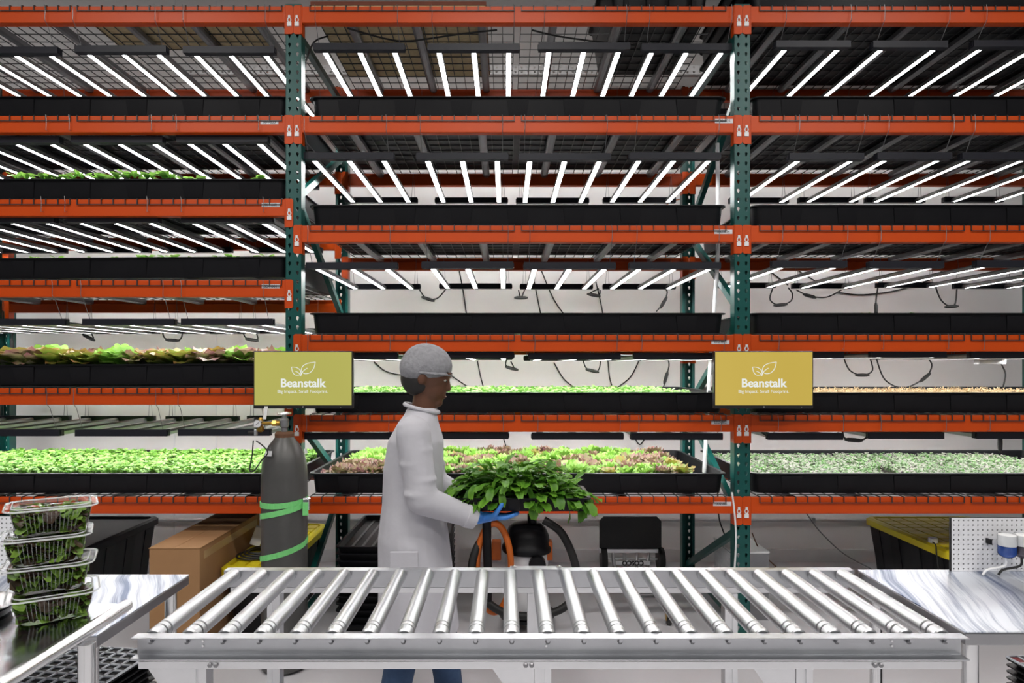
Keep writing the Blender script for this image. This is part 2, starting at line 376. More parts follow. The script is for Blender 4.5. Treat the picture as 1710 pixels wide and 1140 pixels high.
for i, x in enumerate(XS):
    t = thing('rack_upright', FL[i], 'rack frame', (x, D1, 0), 'rack frames')
    inst('post', POST, t); inst('post', POST, t, (0, D2 + 0.075 - D1, 0), (0, 0, math.pi))
    inst('foot_plate', FOOT, t, (0, 0, 0)); inst('foot_plate', FOOT, t, (0, D2 + 0.005 - D1, 0))
    for za, zb in ZIG[i]:
        mb = MB(); a = Vector((0, 0.06, za)); b = Vector((0, D2 + 0.015 - D1, zb)); d = (b - a).normalized(); nrm = Vector((1, 0, 0)).cross(d)
        mb.loft([[p + Vector((sx * 0.016, 0, 0)) + nrm * sy * 0.02 for sx, sy in ((-1, -1), (1, -1), (1, 1), (-1, 1))] for p in (a, b)])
        mb.build('brace', M['teal'], t, w=False)

CLIP = MB()
CLIP.tube([(0.009 * math.cos(a), 0, 0.012 * math.sin(a)) for a in (2 * math.pi * k / 12 for k in range(12))], 0.0032, 5, closed=True)
CLIP.box(-0.012, 0.012, -0.003, 0.002, -0.036, -0.014); CLIP.box(-0.006, 0.006, -0.004, 0.002, 0.010, 0.024)
CLIPM = CLIP.mesh('locking_clip', M['white_plastic'])
def conn_mesh(sgn):
    mb = MB(); z0, z1 = -0.155, 0.004; a, b = (0.001, HP - 0.001)
    poly = [(a, z0 + 0.008), (a + 0.008, z0), (b, z0), (b, z1), (a + 0.008, z1), (a, z1 - 0.008)]
    mb.prism([(sgn * u, v) for u, v in poly], -0.006, -0.001, 'y')
    mb.box(min(sgn * HP, sgn * (HP + 0.004)), max(sgn * HP, sgn * (HP + 0.004)), -0.006, 0.05, z0, z1)
    return mb.mesh('end_connector', M['orange'])
CONN = {1: conn_mesh(1), -1: conn_mesh(-1)}
PROF = [(0, 0), (0.025, 0), (0.025, -0.03), (0.05, -0.03), (0.05, -0.092), (0, -0.092)]
def beam(bay, li, front):
    x0, x1 = BAY[bay]; z = LEV[bay][li]; side = 'front' if front else 'rear'
    lab = f'{side} orange steel rack beam, {ORD[li]} level of the {bay} bay'
    t = thing('rack_beam', lab, 'rack beam', ((x0 + x1) / 2, D1 if front else D2, z), 'orange rack beams')
    h = (x1 - x0) / 2 - 0.004
    poly = [(u - 0.005, v) for u, v in PROF] if front else [(0.05 - u, v) for u, v in PROF]
    MB().prism(poly, -h, h, 'x').build('beam_body', M['orange'], t, w=False, bev=0.003)
    for sgn, px in ((1, -h - HP - 0.004), (-1, h + HP + 0.004)):
        c = inst('end_connector', CONN[sgn], t, (px, 0 if front else 0.0, 0))
        if front: inst('locking_clip', CLIPM, c, (sgn * 0.021, -0.0085, -0.078))
    return t
LABELS = {('left', 4): ('004-003', 450, 204), ('left', 3): ('004-002', 452, 342), ('left', 2): ('004-001', 452, 478),
          ('middle', 4): ('002-005', 1209, 202), ('middle', 3): ('002-004', 1208, 387), ('middle', 2): ('002-003', 1203, 571),
          ('middle', 1): ('002-002', 1203, 705), ('middle', 0): ('002-001', 1206, 841)}
for bay in BAY:
    for li in range(6):
        t = beam(bay, li, True); beam(bay, li, False)
        if (bay, li) in LABELS:
            s, px, py = LABELS[(bay, li)]; Y = D1 - 0.006; x, z = PX(px, Y), PZ(py, Y)
            pl = MB().box(x - 0.05, x + 0.05, Y - 0.0006, Y + 0.001, z - 0.0115, z + 0.0115).build('location_label', M['label'], t)
            q = text_mesh('label_text', s, 0.02, (x, Y - 0.0008, z), M['ink'], None, extrude=0.0002, width=0.068); q.parent = pl

# wire decks: waterfall grid + three channels each
DW = 1.135
def deck_meshes():
    mb = MB(); r = 0.0031
    ny = 18
    for i in range(ny):
        x = -DW / 2 + DW * i / (ny - 1)
        mb.tube([(x, -0.0105, -0.032), (x, -0.0105, 0.0005), (x, -0.004, 0.003), (x, 1.155, 0.003)], r, 4)
    for y, z in [(-0.0125, -0.030), (0.03, 0.008)] + [(0.03 + 0.1015 * k, 0.008) for k in range(1, 12)]:
        mb.tube([(-DW / 2, y, z), (DW / 2, y, z)], r, 4)
    g = mb.mesh('wire_grid', M['black_wire'])
    c = MB().prism([(-0.024, 0), (-0.024, -0.028), (-0.012, -0.036), (0.012, -0.036), (0.024, -0.028), (0.024, 0), (0.021, 0), (0.021, -0.026), (0.011, -0.033), (-0.011, -0.033), (-0.021, -0.026), (-0.021, 0)], 0.03, 1.11, 'y')
    return g, c.mesh('support_channel', M['channel'])
GRID, CHAN = deck_meshes()
for bay in BAY:
    x0, x1 = BAY[bay]; mid = (x0 + x1) / 2
    for li in range(6):
        for sd, nm in ((-1, 'left'), (1, 'right')):
            t = thing('wire_deck', f'black wire mesh deck, {nm} half of {ORD[li]} level, {bay} bay', 'wire shelf', (mid + sd * (DW / 2 + 0.02), D1, LEV[bay][li]), 'wire decks on the rack beams')
            stuff(inst('wire_grid', GRID, t))
            for k in (-1, 0, 1): inst('support_channel', CHAN, t, (k * 0.38, 0, -0.0005))

# flood trays
TW, TD, TH = 2.36, 1.07, 0.112; TY = 3.835
def tray_mesh():
    mb = MB(); W, D = TW, TD
    R = [(W - 0.05, D - 0.05, 0), (W - 0.03, D - 0.03, TH - 0.004), (W, D, TH - 0.004), (W, D, TH + 0.002), (W - 0.04, D - 0.04, TH + 0.002), (W - 0.065, D - 0.065, 0.008)]
    mb.loft([rrect(a, b, 0.045, z, 3, 0, TD / 2) for a, b, z in R])
    return mb.mesh('tray_body', M['black_plastic'], True, 40)
TRAY = tray_mesh()
RIB = MB().loft([[(-0.05, 0.0225, 0.012), (0.05, 0.0225, 0.012), (0.05, 0.04, 0.012), (-0.05, 0.04, 0.012)], [(-0.06, 0.009, TH - 0.012), (0.06, 0.009, TH - 0.012), (0.06, 0.03, TH - 0.012), (-0.06, 0.03, TH - 0.012)]]).mesh('wall_panel', M['black_plastic'])
TRAY_CONTENT = {('left', 0): 'full of bright green seedlings', ('left', 1): 'holding a row of red and green lettuce', ('left', 2): 'with sparse sprouts showing', ('left', 3): 'with leafy green tops showing', ('left', 4): 'under the topmost lights',
   ('middle', 0): 'full of red and green lettuce heads', ('middle', 1): 'of small green seedlings behind the person', ('middle', 2): 'above the person', ('middle', 3): 'with two stray sprouts', ('middle', 4): 'under the topmost lights',
   ('right', 0): 'of pale microgreens', ('right', 1): 'of straw coloured sprouts beside the ochre screen', ('right', 2): 'with empty rim', ('right', 3): 'with empty rim', ('right', 4): 'under the topmost lights'}
TRAYS = {}
for bay in BAY:
    x0, x1 = BAY[bay]; mid = (x0 + x1) / 2
    for li in range(5):
        t = thing('flood_tray', f'long black flood tray {TRAY_CONTENT[(bay, li)]}, {ORD[li]} level, {bay} bay', 'tray', (mid, TY, LEV[bay][li] + 0.0112), 'black flood trays on the rack')
        inst('tray_body', TRAY, t)
        for k in range(7): inst('wall_panel', RIB, t, ((k - 3) * 0.318, 0, 0))
        if bay == 'left' and li in (1, 2): t.rotation_euler = (0, -0.006, 0); t.location.z += 0.008
        TRAYS[(bay, li)] = t

# LED grow lights
NY, FY = 3.86, 4.88
def light_meshes(W):
    cap = MB().box(0, W, -0.022, 0.022, -0.018, 0.019); cap.box(-0.004, 0, -0.012, 0.012, -0.012, 0.012); cap.box(W, W + 0.004, -0.012, 0.012, -0.012, 0.012)
    return cap.mesh('end_cap', M['led_case'])
CAP3, CAP2 = light_meshes(0.515), light_meshes(0.42)
BAR = MB().prism([(-0.017, -0.0135), (-0.0135, -0.0135), (-0.0125, -0.0075), (0.0125, -0.0075), (0.0135, -0.0135), (0.017, -0.0135), (0.017, 0.006), (0.008, 0.014), (-0.008, 0.014), (-0.017, 0.006)], 0.02, FY - NY - 0.02, 'y').mesh('light_bar', M['bar_alu'])
STRIP = MB().box(-0.0115, 0.0115, 0.023, FY - NY - 0.023, -0.0105, -0.0077).mesh('diode_strip', M['led'])
_wm = {}
def wires(drop):
    k = round(drop, 3)
    if k in _wm: return _wm[k]
    fr = MB().tube([(0, 0, 0.018), (0, -0.055, max(drop - 0.11, 0.035)), (0, -0.083, drop - 0.085), (0.002, -0.083, drop - 0.03), (-0.002, -0.083, drop + 0.0)], 0.0017, 5).mesh('hanger_wire', M['hanger'])
    re = MB().tube([(0.012, 0, 0.018), (0.0, 0.0, drop + 0.002), (-0.012, 0, 0.018)], 0.0017, 5).mesh('hanger_wire', M['hanger'])
    _wm[k] = (fr, re); return _wm[k]
def grow_light(x0, z, drop, three, label):
    W = 0.515 if three else 0.42
    t = thing('grow_light', label, 'grow light', (x0, NY, z), 'LED grow lights hung under the rack decks')
    cap = CAP3 if three else CAP2
    inst('end_cap', cap, t); inst('end_cap', cap, t, (0, FY - NY, 0))
    for bx in ((0.06, 0.2575, 0.455) if three else (0.06, 0.36)):
        b = inst('light_bar', BAR, t, (bx, 0, -0.006)); inst('diode_strip', STRIP, b)
    fr, re = wires(drop)
    for hx in (0.03, W - 0.03):
        inst('hanger_wire', fr, t, (hx, 0, 0)); inst('hanger_wire', re, t, (hx, FY - NY, 0))
    return t
LX = {('middle', 5): (524, 715, 899, 1071), ('middle', 4): (506, 696, 867, 1050), ('middle', 3): (512, 705, 875, 1050), ('middle', 2): (512, 706, 883, 1058), ('middle', 1): (510, 697, 888, 1053),
      ('left', 5): (-232, -52, 128, 308), ('left', 4): (-230, -50, 122, 297), ('left', 3): (-235, -58, 115, 305), ('left', 2): (-225, -40, 141, 305), ('left', 1): (-228, -49, 129, 300),
      ('right', 5): (1294, 1455, 1622, 1790), ('right', 4): (1316, 1462, 1603, 1768), ('right', 3): (1288, 1449, 1627, 1790), ('right', 2): (1282, 1453, 1618, 1780), ('right', 1): (1281, 1449, 1627, 1790)}
LZ = {('middle', 5): 80, ('middle', 4): 262, ('middle', 3): 443, ('middle', 2): 594, ('middle', 1): 728, ('left', 5): 85, ('left', 4): 234, ('left', 3): 367, ('left', 2): 537, ('left', 1): 722,
      ('right', 5): 76, ('right', 4): 262, ('right', 3): 442, ('right', 2): 592, ('right', 1): 727}
for (bay, li), xs in LX.items():
    for k, px in enumerate(xs):
        z = PZ(LZ[(bay, li)], NY) + random.uniform(-0.004, 0.004); drop = LEV[bay][li] - z
        three = bay != 'right'
        lab = f'{"three" if three else "two"}-bar LED grow light, {NTH[k]} from left above {ORD[li - 1]} tray, {bay} bay'
        grow_light(PX(px, NY), z, max(drop, 0.112), three, lab)
# ------------------------------------------------------------------ plants
def leaf(mb, base, yaw, pitch, L, Wd, curl, frill, rnd, tint0=0.0, tint1=1.0, nl=5, nw=2):
    """one leaf blade: a grid nl long, 2*nw wide, bent by curl (radians along its length), frilled at the rim"""
    n = len(mb.v); px, pz, a = 0.0, 0.0, pitch; cols = 2 * nw + 1
    cy, sy = math.cos(yaw), math.sin(yaw); ph = rnd.uniform(0, 6)
    for i in range(nl + 1):
        t = i / nl
        wv = Wd * (0.25 + 1.6 * t - 0.25 * t * t) * math.sqrt(max(0.0, 1 - max(0, t - 0.25) ** 2 * 1.45)) * 0.62
        for j in range(-nw, nw + 1):
            u = j / nw; e = abs(u)
            fr = frill * (e * 0.9 + 0.35 * t) * math.sin(ph + t * 13 + u * 5) * L
            lx, ly, lz = px, u * wv, pz + 0.22 * wv * e + fr
            mb.v.append((base[0] + lx * cy - ly * sy, base[1] + lx * sy + ly * cy, base[2] + lz))
            mb.t.append(min(1, max(0, tint0 + (tint1 - tint0) * (0.65 * t ** 1.6 + 0.45 * e * t))))
        px += math.cos(a) * L / nl; pz += math.sin(a) * L / nl; a -= curl / nl
    for i in range(nl):
        for j in range(cols - 1):
            k = n + i * cols + j; mb.f.append((k, k + 1, k + cols + 1, k + cols))
def lettuce_mesh(seed, mat, size=0.12, n=13, frill=0.06, red=1.0, wd=0.37):
    r = random.Random(seed); mb = MB()
    for k in range(n):
        f = k / n
        leaf(mb, (0.004 * math.cos(k), 0.004 * math.sin(k), 0.0), k * 2.4 + r.uniform(-.3, .3), 0.62 + 0.85 * f + r.uniform(-.1, .1), size * r.uniform(0.75, 1.05) * (1.0 - 0.25 * f), size * wd * r.uniform(0.82, 1.18), r.uniform(0.5, 1.3) * (1 - 0.4 * f), frill, r, 0.0, r.uniform(0.6, 1.0) * red, 5, 2)
    return mb.mesh('lettuce_leaves', mat, True, 0)
LET = {'green': [lettuce_mesh(s, M['lettuce'], 0.118, 22, 0.10) for s in (1, 2, 3)],
       'burgundy': [lettuce_mesh(s, M['lettuce_red'], 0.112, 22, 0.10, 1.1) for s in (4, 5, 6)],
       'bronze': [lettuce_mesh(s, M['lettuce_bronze'], 0.122, 14, 0.05) for s in (7, 8, 9)]}
LETB = {k: [lettuce_mesh(s, M[m], 0.15, 10, fr, rd, 0.62) for s in ss] for k, m, ss, fr, rd in (('green', 'lettuce', (21, 22, 23), 0.045, 1.0), ('burgundy', 'lettuce_red', (24, 25), 0.05, 1.1), ('bronze', 'lettuce_bronze', (26, 27, 28), 0.03, 0.9))}
ADJ = {'green': 'frilly green lettuce', 'burgundy': 'burgundy-tipped lettuce', 'bronze': 'bronze-edged lettuce'}
def lettuce(kind, loc, scale, label, group, lib=LET):
    o = inst('lettuce', random.choice(lib[kind]), None, loc, (random.uniform(-.12, .12), random.uniform(-.12, .12), random.uniform(0, 6.28)), (scale,) * 3)
    return tag(o, label, 'lettuce', group)
# plug flats in the lowest middle tray, then the lettuce heads standing in them
def flat_mesh(W=0.278, D=0.515, nx=5, ny=9):
    mb = MB(); z1 = 0.055
    mb.loft([rrect(W - 0.04, D - 0.04, 0.01, 0.02, 2), rrect(W - 0.012, D - 0.012, 0.012, z1 - 0.012, 2), rrect(W, D, 0.014, z1 - 0.012, 2), rrect(W, D, 0.014, z1, 2), rrect(W - 0.012, D - 0.012, 0.012, z1, 2), rrect(W - 0.02, D - 0.02, 0.01, z1 - 0.006, 2)])
    for i in range(nx * 2):
        x = -W / 2 + 0.03 + (W - 0.06) * i / (nx * 2 - 1); mb.box(x - 0.006, x + 0.006, -D / 2 + 0.012, -D / 2 + 0.03, 0, 0.04)
    for i in range(ny * 2):
        y = -D / 2 + 0.03 + (D - 0.06) * i / (ny * 2 - 1)
        for s in (-1, 1): mb.box(s * (W / 2 - 0.02) - 0.008, s * (W / 2 - 0.02) + 0.008, y - 0.006, y + 0.006, 0, 0.04)
    mb.box(-W / 2 + 0.03, W / 2 - 0.03, -D / 2 + 0.03, D / 2 - 0.03, 0.0, 0.022)
    return mb.mesh('flat_body', M['black_plastic'])
FLAT = flat_mesh(); FSOIL = MB().box(-0.127, 0.127, -0.245, 0.245, 0.046, 0.0505).mesh('soil', M['soil'])
def flats(bay, li, xs, group):
    z = LEV[bay][li] + 0.0112 + 0.008
    for ry, rn in ((TY + 0.31, 'front'), (TY + 0.80, 'back')):
        for k, x in enumerate(xs):
            t = thing('plug_flat', f'black plug flat, {NTH[k]} from left in {rn} row, {ORD[li]} {bay} tray', 'plant tray', (x, ry, z + 0.0002), group)
            o = inst('flat_body', FLAT, t); inst('soil', FSOIL, t)
    return z + 0.05
fx = [-0.88 + 0.292 * k for k in range(7)]
zf = flats('middle', 0, fx, 'plug flats of lettuce')
rl = random.Random(11); SEQ = ['green', 'burgundy', 'green', 'bronze', 'burgundy', 'green', 'green', 'burgundy']
ROWN = ['front', 'second', 'third', 'fourth', 'fifth', 'sixth', 'back']
for row in range(7):
    y = TY + 0.12 + row * 0.142
    for c in range(20):
        x = -0.96 + c * 0.1045 + rl.uniform(-.015, .015)
        kind = 'burgundy' if (c < 3 and row < 3) else rl.choice(SEQ)
        lettuce(kind, (x, y + rl.uniform(-.015, .015), zf + 0.002), rl.uniform(0.82, 1.12), f'{ADJ[kind]}, {NTH[c]} from left in {ROWN[row]} row, lowest middle tray', 'lettuce heads in the lowest middle tray')
# left bay second level: two visible rows of larger heads
zl = LEV['left'][1] + 0.03
for row in range(3):
    for c in range(20):
        x = PX(-20, 3.9) + c * 0.082 + rl.uniform(-.015, .015) + row * 0.03
        if x > BAY['left'][1] - 0.12: continue
        kind = rl.choice(['green', 'bronze', 'burgundy', 'bronze', 'green'])
        lettuce(kind, (x, TY + 0.15 + row * 0.13, zl + 0.078), rl.uniform(0.95, 1.25), f'{ADJ[kind]}, {NTH[c]} from left in {ROWN[row]} row, second left tray', 'lettuce heads in the second left tray', LETB)
# leafy tops over the fourth left tray, sprouts over the third
def sprout_mesh(seed, size, n=5, mat='basil'):
    r = random.Random(seed); mb = MB()
    mb.tube([(0, 0, 0), (0.001, 0, size * 0.55)], 0.0014, 4); mb.t += [0.2] * len(mb.v)
    for k in range(n):
        leaf(mb, (0, 0, size * 0.5), k * 2.4 + r.uniform(-.4, .4), r.uniform(0.5, 1.1), size * r.uniform(0.45, 0.7), size * 0.34, r.uniform(0.8, 1.8), 0.02, r, 0.1, 0.8, 3, 1)
    return mb.mesh('sprout', M[mat], True, 0)
SPR = [sprout_mesh(s, 0.10) for s in range(4)]
def sprout(loc, sc, label, group):
    o = inst('sprout', random.choice(SPR), None, loc, (0, 0, random.uniform(0, 6)), (sc,) * 3); return tag(o, label, 'seedling', group)
z3 = LEV['left'][3] + 0.098
for k, px in enumerate((22, 45, 70, 82, 95, 108, 122, 140, 160, 172, 185, 198, 214, 228, 245, 258, 272, 284, 318, 330, 420, 430)):
    sprout((PX(px, 3.93), 3.93 + random.uniform(-.03, .05), z3 - (0.018 if px > 300 else 0)), random.uniform(0.85, 1.1), f'leafy green seedling, {NTH[k]} from left over fourth left tray rim', 'seedlings over the fourth left tray')
z2 = LEV['left'][2] + 0.085
for k, px in enumerate((25, 58, 100, 160, 195, 222, 232, 248, 275, 290, 312, 325, 368, 385, 402, 421, 444)):
    sprout((PX(px, 3.93), 3.93 + random.uniform(-.03, .05), z2 + 0.0065 * px / 450), random.uniform(0.65, 0.9), f'small green sprout, {NTH[k]} from left over third left tray rim', 'sprouts over the third left tray')
EXTRA = [(764, 'middle', 3, 'leftmost stray sprout over fourth middle tray'), (977, 'middle', 3, 'second stray sprout over fourth middle tray'), (1097, 'middle', 3, 'rightmost stray sprout over fourth middle tray'),
         (1060, 'middle', 4, 'leftmost tiny sprout over fifth middle tray'), (1080, 'middle', 4, 'rightmost tiny sprout over fifth middle tray'), (1300, 'right', 2, 'leftmost tiny sprout over third right tray'),
         (1446, 'right', 2, 'middle tiny sprout over third right tray'), (1520, 'right', 2, 'rightmost tiny sprout over third right tray')]
for px, bay, li, lab in EXTRA: sprout((PX(px, 3.9), 3.9, LEV[bay][li] + 0.088), 0.5, lab, 'stray sprouts')
# dense mats of seedlings nobody could count
def mat_of(tmpl, pts, name, mat, label, smin, smax, seed=0):
    rs = np.random.RandomState(seed); V = []; Fc = []; T = []; off = 0
    for (x, y, z, tb) in pts:
        tv, tf, tt = tmpl[rs.randint(len(tmpl))]; a = rs.uniform(0, 6.28); s = rs.uniform(smin, smax); lx, ly = rs.uniform(-.25, .25, 2)
        c, sn = math.cos(a), math.sin(a)
        P = tv * s
        Q = np.stack([P[:, 0] * c - P[:, 1] * sn + x + lx * P[:, 2], P[:, 0] * sn + P[:, 1] * c + y + ly * P[:, 2], P[:, 2] + z], 1)
        V.append(Q); Fc.append(tf + off); T.append(np.clip(tt + tb, 0, 1)); off += len(tv)
    V = np.concatenate(V); Fc = np.concatenate(Fc); T = np.concatenate(T)
    me = bpy.data.meshes.new(name); me.vertices.add(len(V)); me.vertices.foreach_set('co', V.ravel().astype(np.float32))
    n = len(Fc); me.loops.add(n * 4); me.loops.foreach_set('vertex_index', Fc.ravel().astype(np.int32)); me.polygons.add(n); me.polygons.foreach_set('loop_start', np.arange(0, n * 4, 4, dtype=np.int32))
    me.update(calc_edges=True); me.validate()
    at = me.attributes.new('tint', 'FLOAT', 'POINT'); at.data.foreach_set('value', T.astype(np.float32))
    me.materials.append(mat); me.polygons.foreach_set('use_smooth', [True] * n)
    o = bpy.data.objects.new(name, me); COL.objects.link(o); tag(o, label, 'seedlings', None, 'stuff'); return o
def tmpl(seed, h, nleaf, ll, lw, stem=0.0012, straw=False):
    r = random.Random(seed); mb = MB()
    for k in (0, 1):
        n = len(mb.v); dx, dy = (stem, 0) if k == 0 else (0, stem)
        mb.v += [(-dx, -dy, 0), (dx, dy, 0), (dx * .8 + 0.003, dy * .8, h * 0.8), (-dx * .8 + 0.003, -dy * .8, h * 0.8)]; mb.f.append((n, n + 1, n + 2, n + 3)); mb.t += [0.3] * 4
    for k in range(nleaf):
        leaf(mb, (0.002, 0, h * r.uniform(0.55, 0.85)), k * 2.4 + r.uniform(-.5, .5), r.uniform(0.1, 0.9), ll * r.uniform(.8, 1.2), lw, r.uniform(0.4, 1.5), 0.03, r, 0.0, 0.9, 2, 1)
    return np.array(mb.v), np.array([f for f in mb.f]), np.array(mb.t)
def scatter(bay, li, x0, x1, dx, z, seed, jit=0.5, skip=None, tb=0.15):
    rs = np.random.RandomState(seed); pts = []
    ys = np.arange(TY + 0.085, TY + TD - 0.07, dx)
    for y in ys:
        for x in np.arange(x0, x1, dx):
            if skip and skip(x, y): continue
            pts.append((x + rs.uniform(-jit, jit) * dx, y + rs.uniform(-jit, jit) * dx, z, rs.uniform(-tb, tb)))
    return pts
L0, L1_ = BAY['left']; M0, M1_ = BAY['middle']; R0, R1_ = BAY['right']
mat_of([tmpl(s, 0.100, 9, 0.024, 0.020) for s in range(6)], scatter('left', 0, L0 + 0.1, L1_ - 0.08, 0.031, LEV['left'][0] + 0.045, 1), 'seedling_mat', M['basil'], 'dense bright green leafy seedlings filling the lowest left tray', 0.85, 1.15, 1)
SOILB = lambda bay, li, lab: tag(MB().box(BAY[bay][0] + 0.075, BAY[bay][1] - 0.075, TY + 0.05, TY + TD - 0.05, LEV[bay][li] + 0.0196, LEV[bay][li] + 0.045).build('growing_medium', M['soil']), lab, 'soil', None, 'stuff')
SOILB('left', 0, 'dark growing medium under the seedlings in the lowest left tray')
mat_of([tmpl(s + 20, 0.05, 4, 0.024, 0.018) for s in range(5)], scatter('middle', 1, M0 + 0.08, M1_ - 0.22, 0.028, LEV['middle'][1] + 0.07, 2), 'seedling_mat', M['micro'], 'small green seedlings filling the second middle tray', 0.85, 1.2, 2)
SOILB('middle', 1, 'dark growing medium in the second middle tray')
def gaps(x, y): return ((x - R0) % 0.30) < 0.018 or abs(y - TY - 0.55) < 0.012 or abs((x - R0) - 0.9 - (y - TY) * 0.1) < 0.05 and y < TY + .4
mat_of([tmpl(s + 40, 0.04, 3, 0.017, 0.014) for s in range(6)], scatter('right', 0, R0 + 0.09, R0 + 2.1, 0.024, LEV['right'][0] + 0.075, 3, skip=gaps, tb=0.45), 'microgreen_mat', M['micro_pale'], 'pale green and purple microgreens filling the lowest right tray', 0.8, 1.2, 3)
SOILB('right', 0, 'dark growing medium under the pale microgreens in the lowest right tray')
mat_of([tmpl(s + 60, 0.055, 2, 0.016, 0.005, 0.002) for s in range(6)], scatter('right', 1, R0 + 0.09, R0 + 2.1, 0.022, LEV['right'][1] + 0.07, 4, tb=0.4), 'sprout_mat', M['straw'], 'straw coloured sprouts filling the second right tray', 0.7, 1.15, 4)
SOILB('right', 1, 'dark growing medium under the straw coloured sprouts')

# ------------------------------------------------------------------ hanging power cables (far ends of the lights)
def cable(pts, Y, label, conn=None, r=0.005):
    P = [(PX(a, Y), Y, PZ(b, Y)) for a, b in pts]
    t = thing('power_cable', label, 'cable', P[0], 'black power cables of the grow lights')
    path = smoothpath(P, 6)
    MB().tube(path, r, 6).build('cord', M['black_rubber'], t, True)
    if conn is not None:
        i = int(conn * (len(path) - 1)); a, b = path[max(i - 2, 0)], path[min(i + 2, len(path) - 1)]; c = path[i]; d = (b - a).normalized()
        MB().tube([c + d * s for s in (-0.05, -0.03, -0.005, 0.005, 0.03, 0.05)], [0.006, 0.012, 0.013, 0.013, 0.012, 0.006], 8).build('connector', M['black_rubber'], t, True)
    return t
CAB = [
 ([(700, 483), (712, 498), (730, 498), (745, 482)], 4.92, 'short looped cable with connector between first two lights, fourth middle level', 0.4),
 ([(866, 484), (870, 497), (876, 484)], 4.92, 'small looped cable between second and third lights, fourth middle level', 0.5),
 ([(1000, 482), (985, 490), (1000, 493), (1002, 484)], 4.92, 'flat looped cable right of third light, fourth middle level', 0.5),
 ([(1102, 478), (1114, 486), (1108, 505), (1096, 520)], 4.94, 'cable with plug curling down from last light, fourth middle level', 0.7),
 ([(766, 446), (774, 490), (781, 540)], 5.393, 'straight black cable down the wall left of centre, fourth middle level', None),
 ([(903, 449), (925, 500), (950, 535)], 5.393, 'slanting black cable crossing the wall at centre, fourth middle level', None),
 ([(892, 470), (898, 500), (906, 540)], 5.393, 'steep black cable beside the slanting one, fourth middle level', None),
 ([(995, 470), (1002, 500), (1008, 530)], 5.393, 'thin black cable down the wall right of centre, fourth middle level', None),
 ([(625, 604), (645, 620), (676, 626), (700, 622)], 5.393, 'sagging black cable between olive screen and the person', None),
 ([(733, 613), (755, 628), (795, 655)], 5.387, 'black cable with connector running down right of the hair net', 0.4),
 ([(797, 602), (803, 630), (810, 656)], 5.393, 'straight black cable down the wall, third middle level near centre', None),
 ([(846, 600), (845, 610), (858, 615), (853, 603)], 4.92, 'tiny looped cable under the second light, third middle level', 0.6),
 ([(925, 605), (943, 634), (968, 652)], 5.393, 'curved black cable falling to the right, third middle level', None),
 ([(974, 602), (980, 615), (998, 619), (1003, 603)], 4.92, 'looped cable with connector under the third light, third middle level', 0.5),
 ([(1015, 602), (1018, 630), (1024, 650)], 5.393, 'steep black cable right of the loop, third middle level', None),
 ([(1067, 602), (1052, 630), (1026, 650)], 5.393, 'black cable falling to the left, third middle level', None),
 ([(1116, 600), (1117, 612), (1111, 634), (1107, 650)], 4.95, 'black cable with long plug beside the ochre screen', 0.65),
 ([(1290, 482), (1286, 500), (1300, 509), (1320, 503), (1323, 490), (1316, 480)], 4.95, 'looped cable with connector just right of the frame, fourth right level', 0.45),
 ([(1330, 484), (1352, 494), (1380, 496), (1405, 484)], 4.95, 'long low cable with connector under first right light, fourth right level', 0.35),
 ([(1285, 452), (1316, 476)], 5.393, 'short slanting cable left of two, fourth right level', None),
 ([(1330, 450), (1374, 477)], 5.393, 'short slanting cable right of two, fourth right level', None),
 ([(1400, 488), (1440, 492), (1500, 484), (1555, 466), (1575, 450)], 5.393, 'long sagging black cable along the wall, fourth right level', None),
 ([(1466, 480), (1463, 500), (1463, 522)], 4.89, 'hanging cable ending in a plug, fourth right level', 0.9),
 ([(1562, 478), (1571, 500), (1585, 511), (1595, 507), (1598, 480)], 4.95, 'deep looped cable with connector, fourth right level', 0.6),
 ([(1408, 595), (1419, 618), (1440, 626), (1457, 618), (1452, 595)], 4.95, 'looped cable with connector between two lights, third right level', 0.5),
 ([(1463, 597), (1478, 634), (1510, 647), (1545, 630), (1556, 610), (1548, 596)], 4.98, 'large hanging cable loop with connector, third right level', 0.62),
 ([(1672, 607), (1679, 625), (1674, 650)], 4.87, 'black cable dropping from the white driver box, third right level', None),
 ([(1272, 722), (1284, 730), (1290, 733)], 3.88, 'short cable stub left of first light, second right level', None),
 ([(1407, 720), (1412, 732), (1440, 734), (1455, 722)], 3.88, 'flat looped cable with connector, second right level', 0.5),
 ([(1668, 718), (1670, 735), (1670, 750)], 3.88, 'hanging plug on a cable, second right level', 0.7),
 ([(26, 550), (20, 562), (21, 582)], 4.92, 'short cable ending in a plug, far left of third left level', 0.9),
 ([(143, 550), (140, 558), (156, 566), (150, 551)], 4.92, 'looped cable with connector, first of three over the lettuce row', 0.55),
 ([(271, 549), (276, 565), (300, 567), (305, 552)], 4.92, 'looped cable with connector, second of three over the lettuce row', 0.5),
 ([(405, 551), (411, 564), (430, 567), (427, 553)], 4.92, 'looped cable with connector, third of three over the lettuce row', 0.5),
 ([(1056, 722), (1068, 742), (1080, 726)], 5.393, 'small cable loop behind the last light, second middle level', None),
 ([(838, 722), (845, 745)], 5.393, 'short black cable stub behind the second light, second middle level', None),
]
for pts, Y, lab, cn in CAB: cable(pts, Y, lab, cn)
db = MB().box(PX(1627, 4.85), PX(1672, 4.85), 4.80, 4.86, PZ(608, 4.85), PZ(598, 4.85)).build('driver_box', M['white_plastic'], bev=0.004)
tag(db, 'white light driver box hanging under third right level deck', 'power supply')
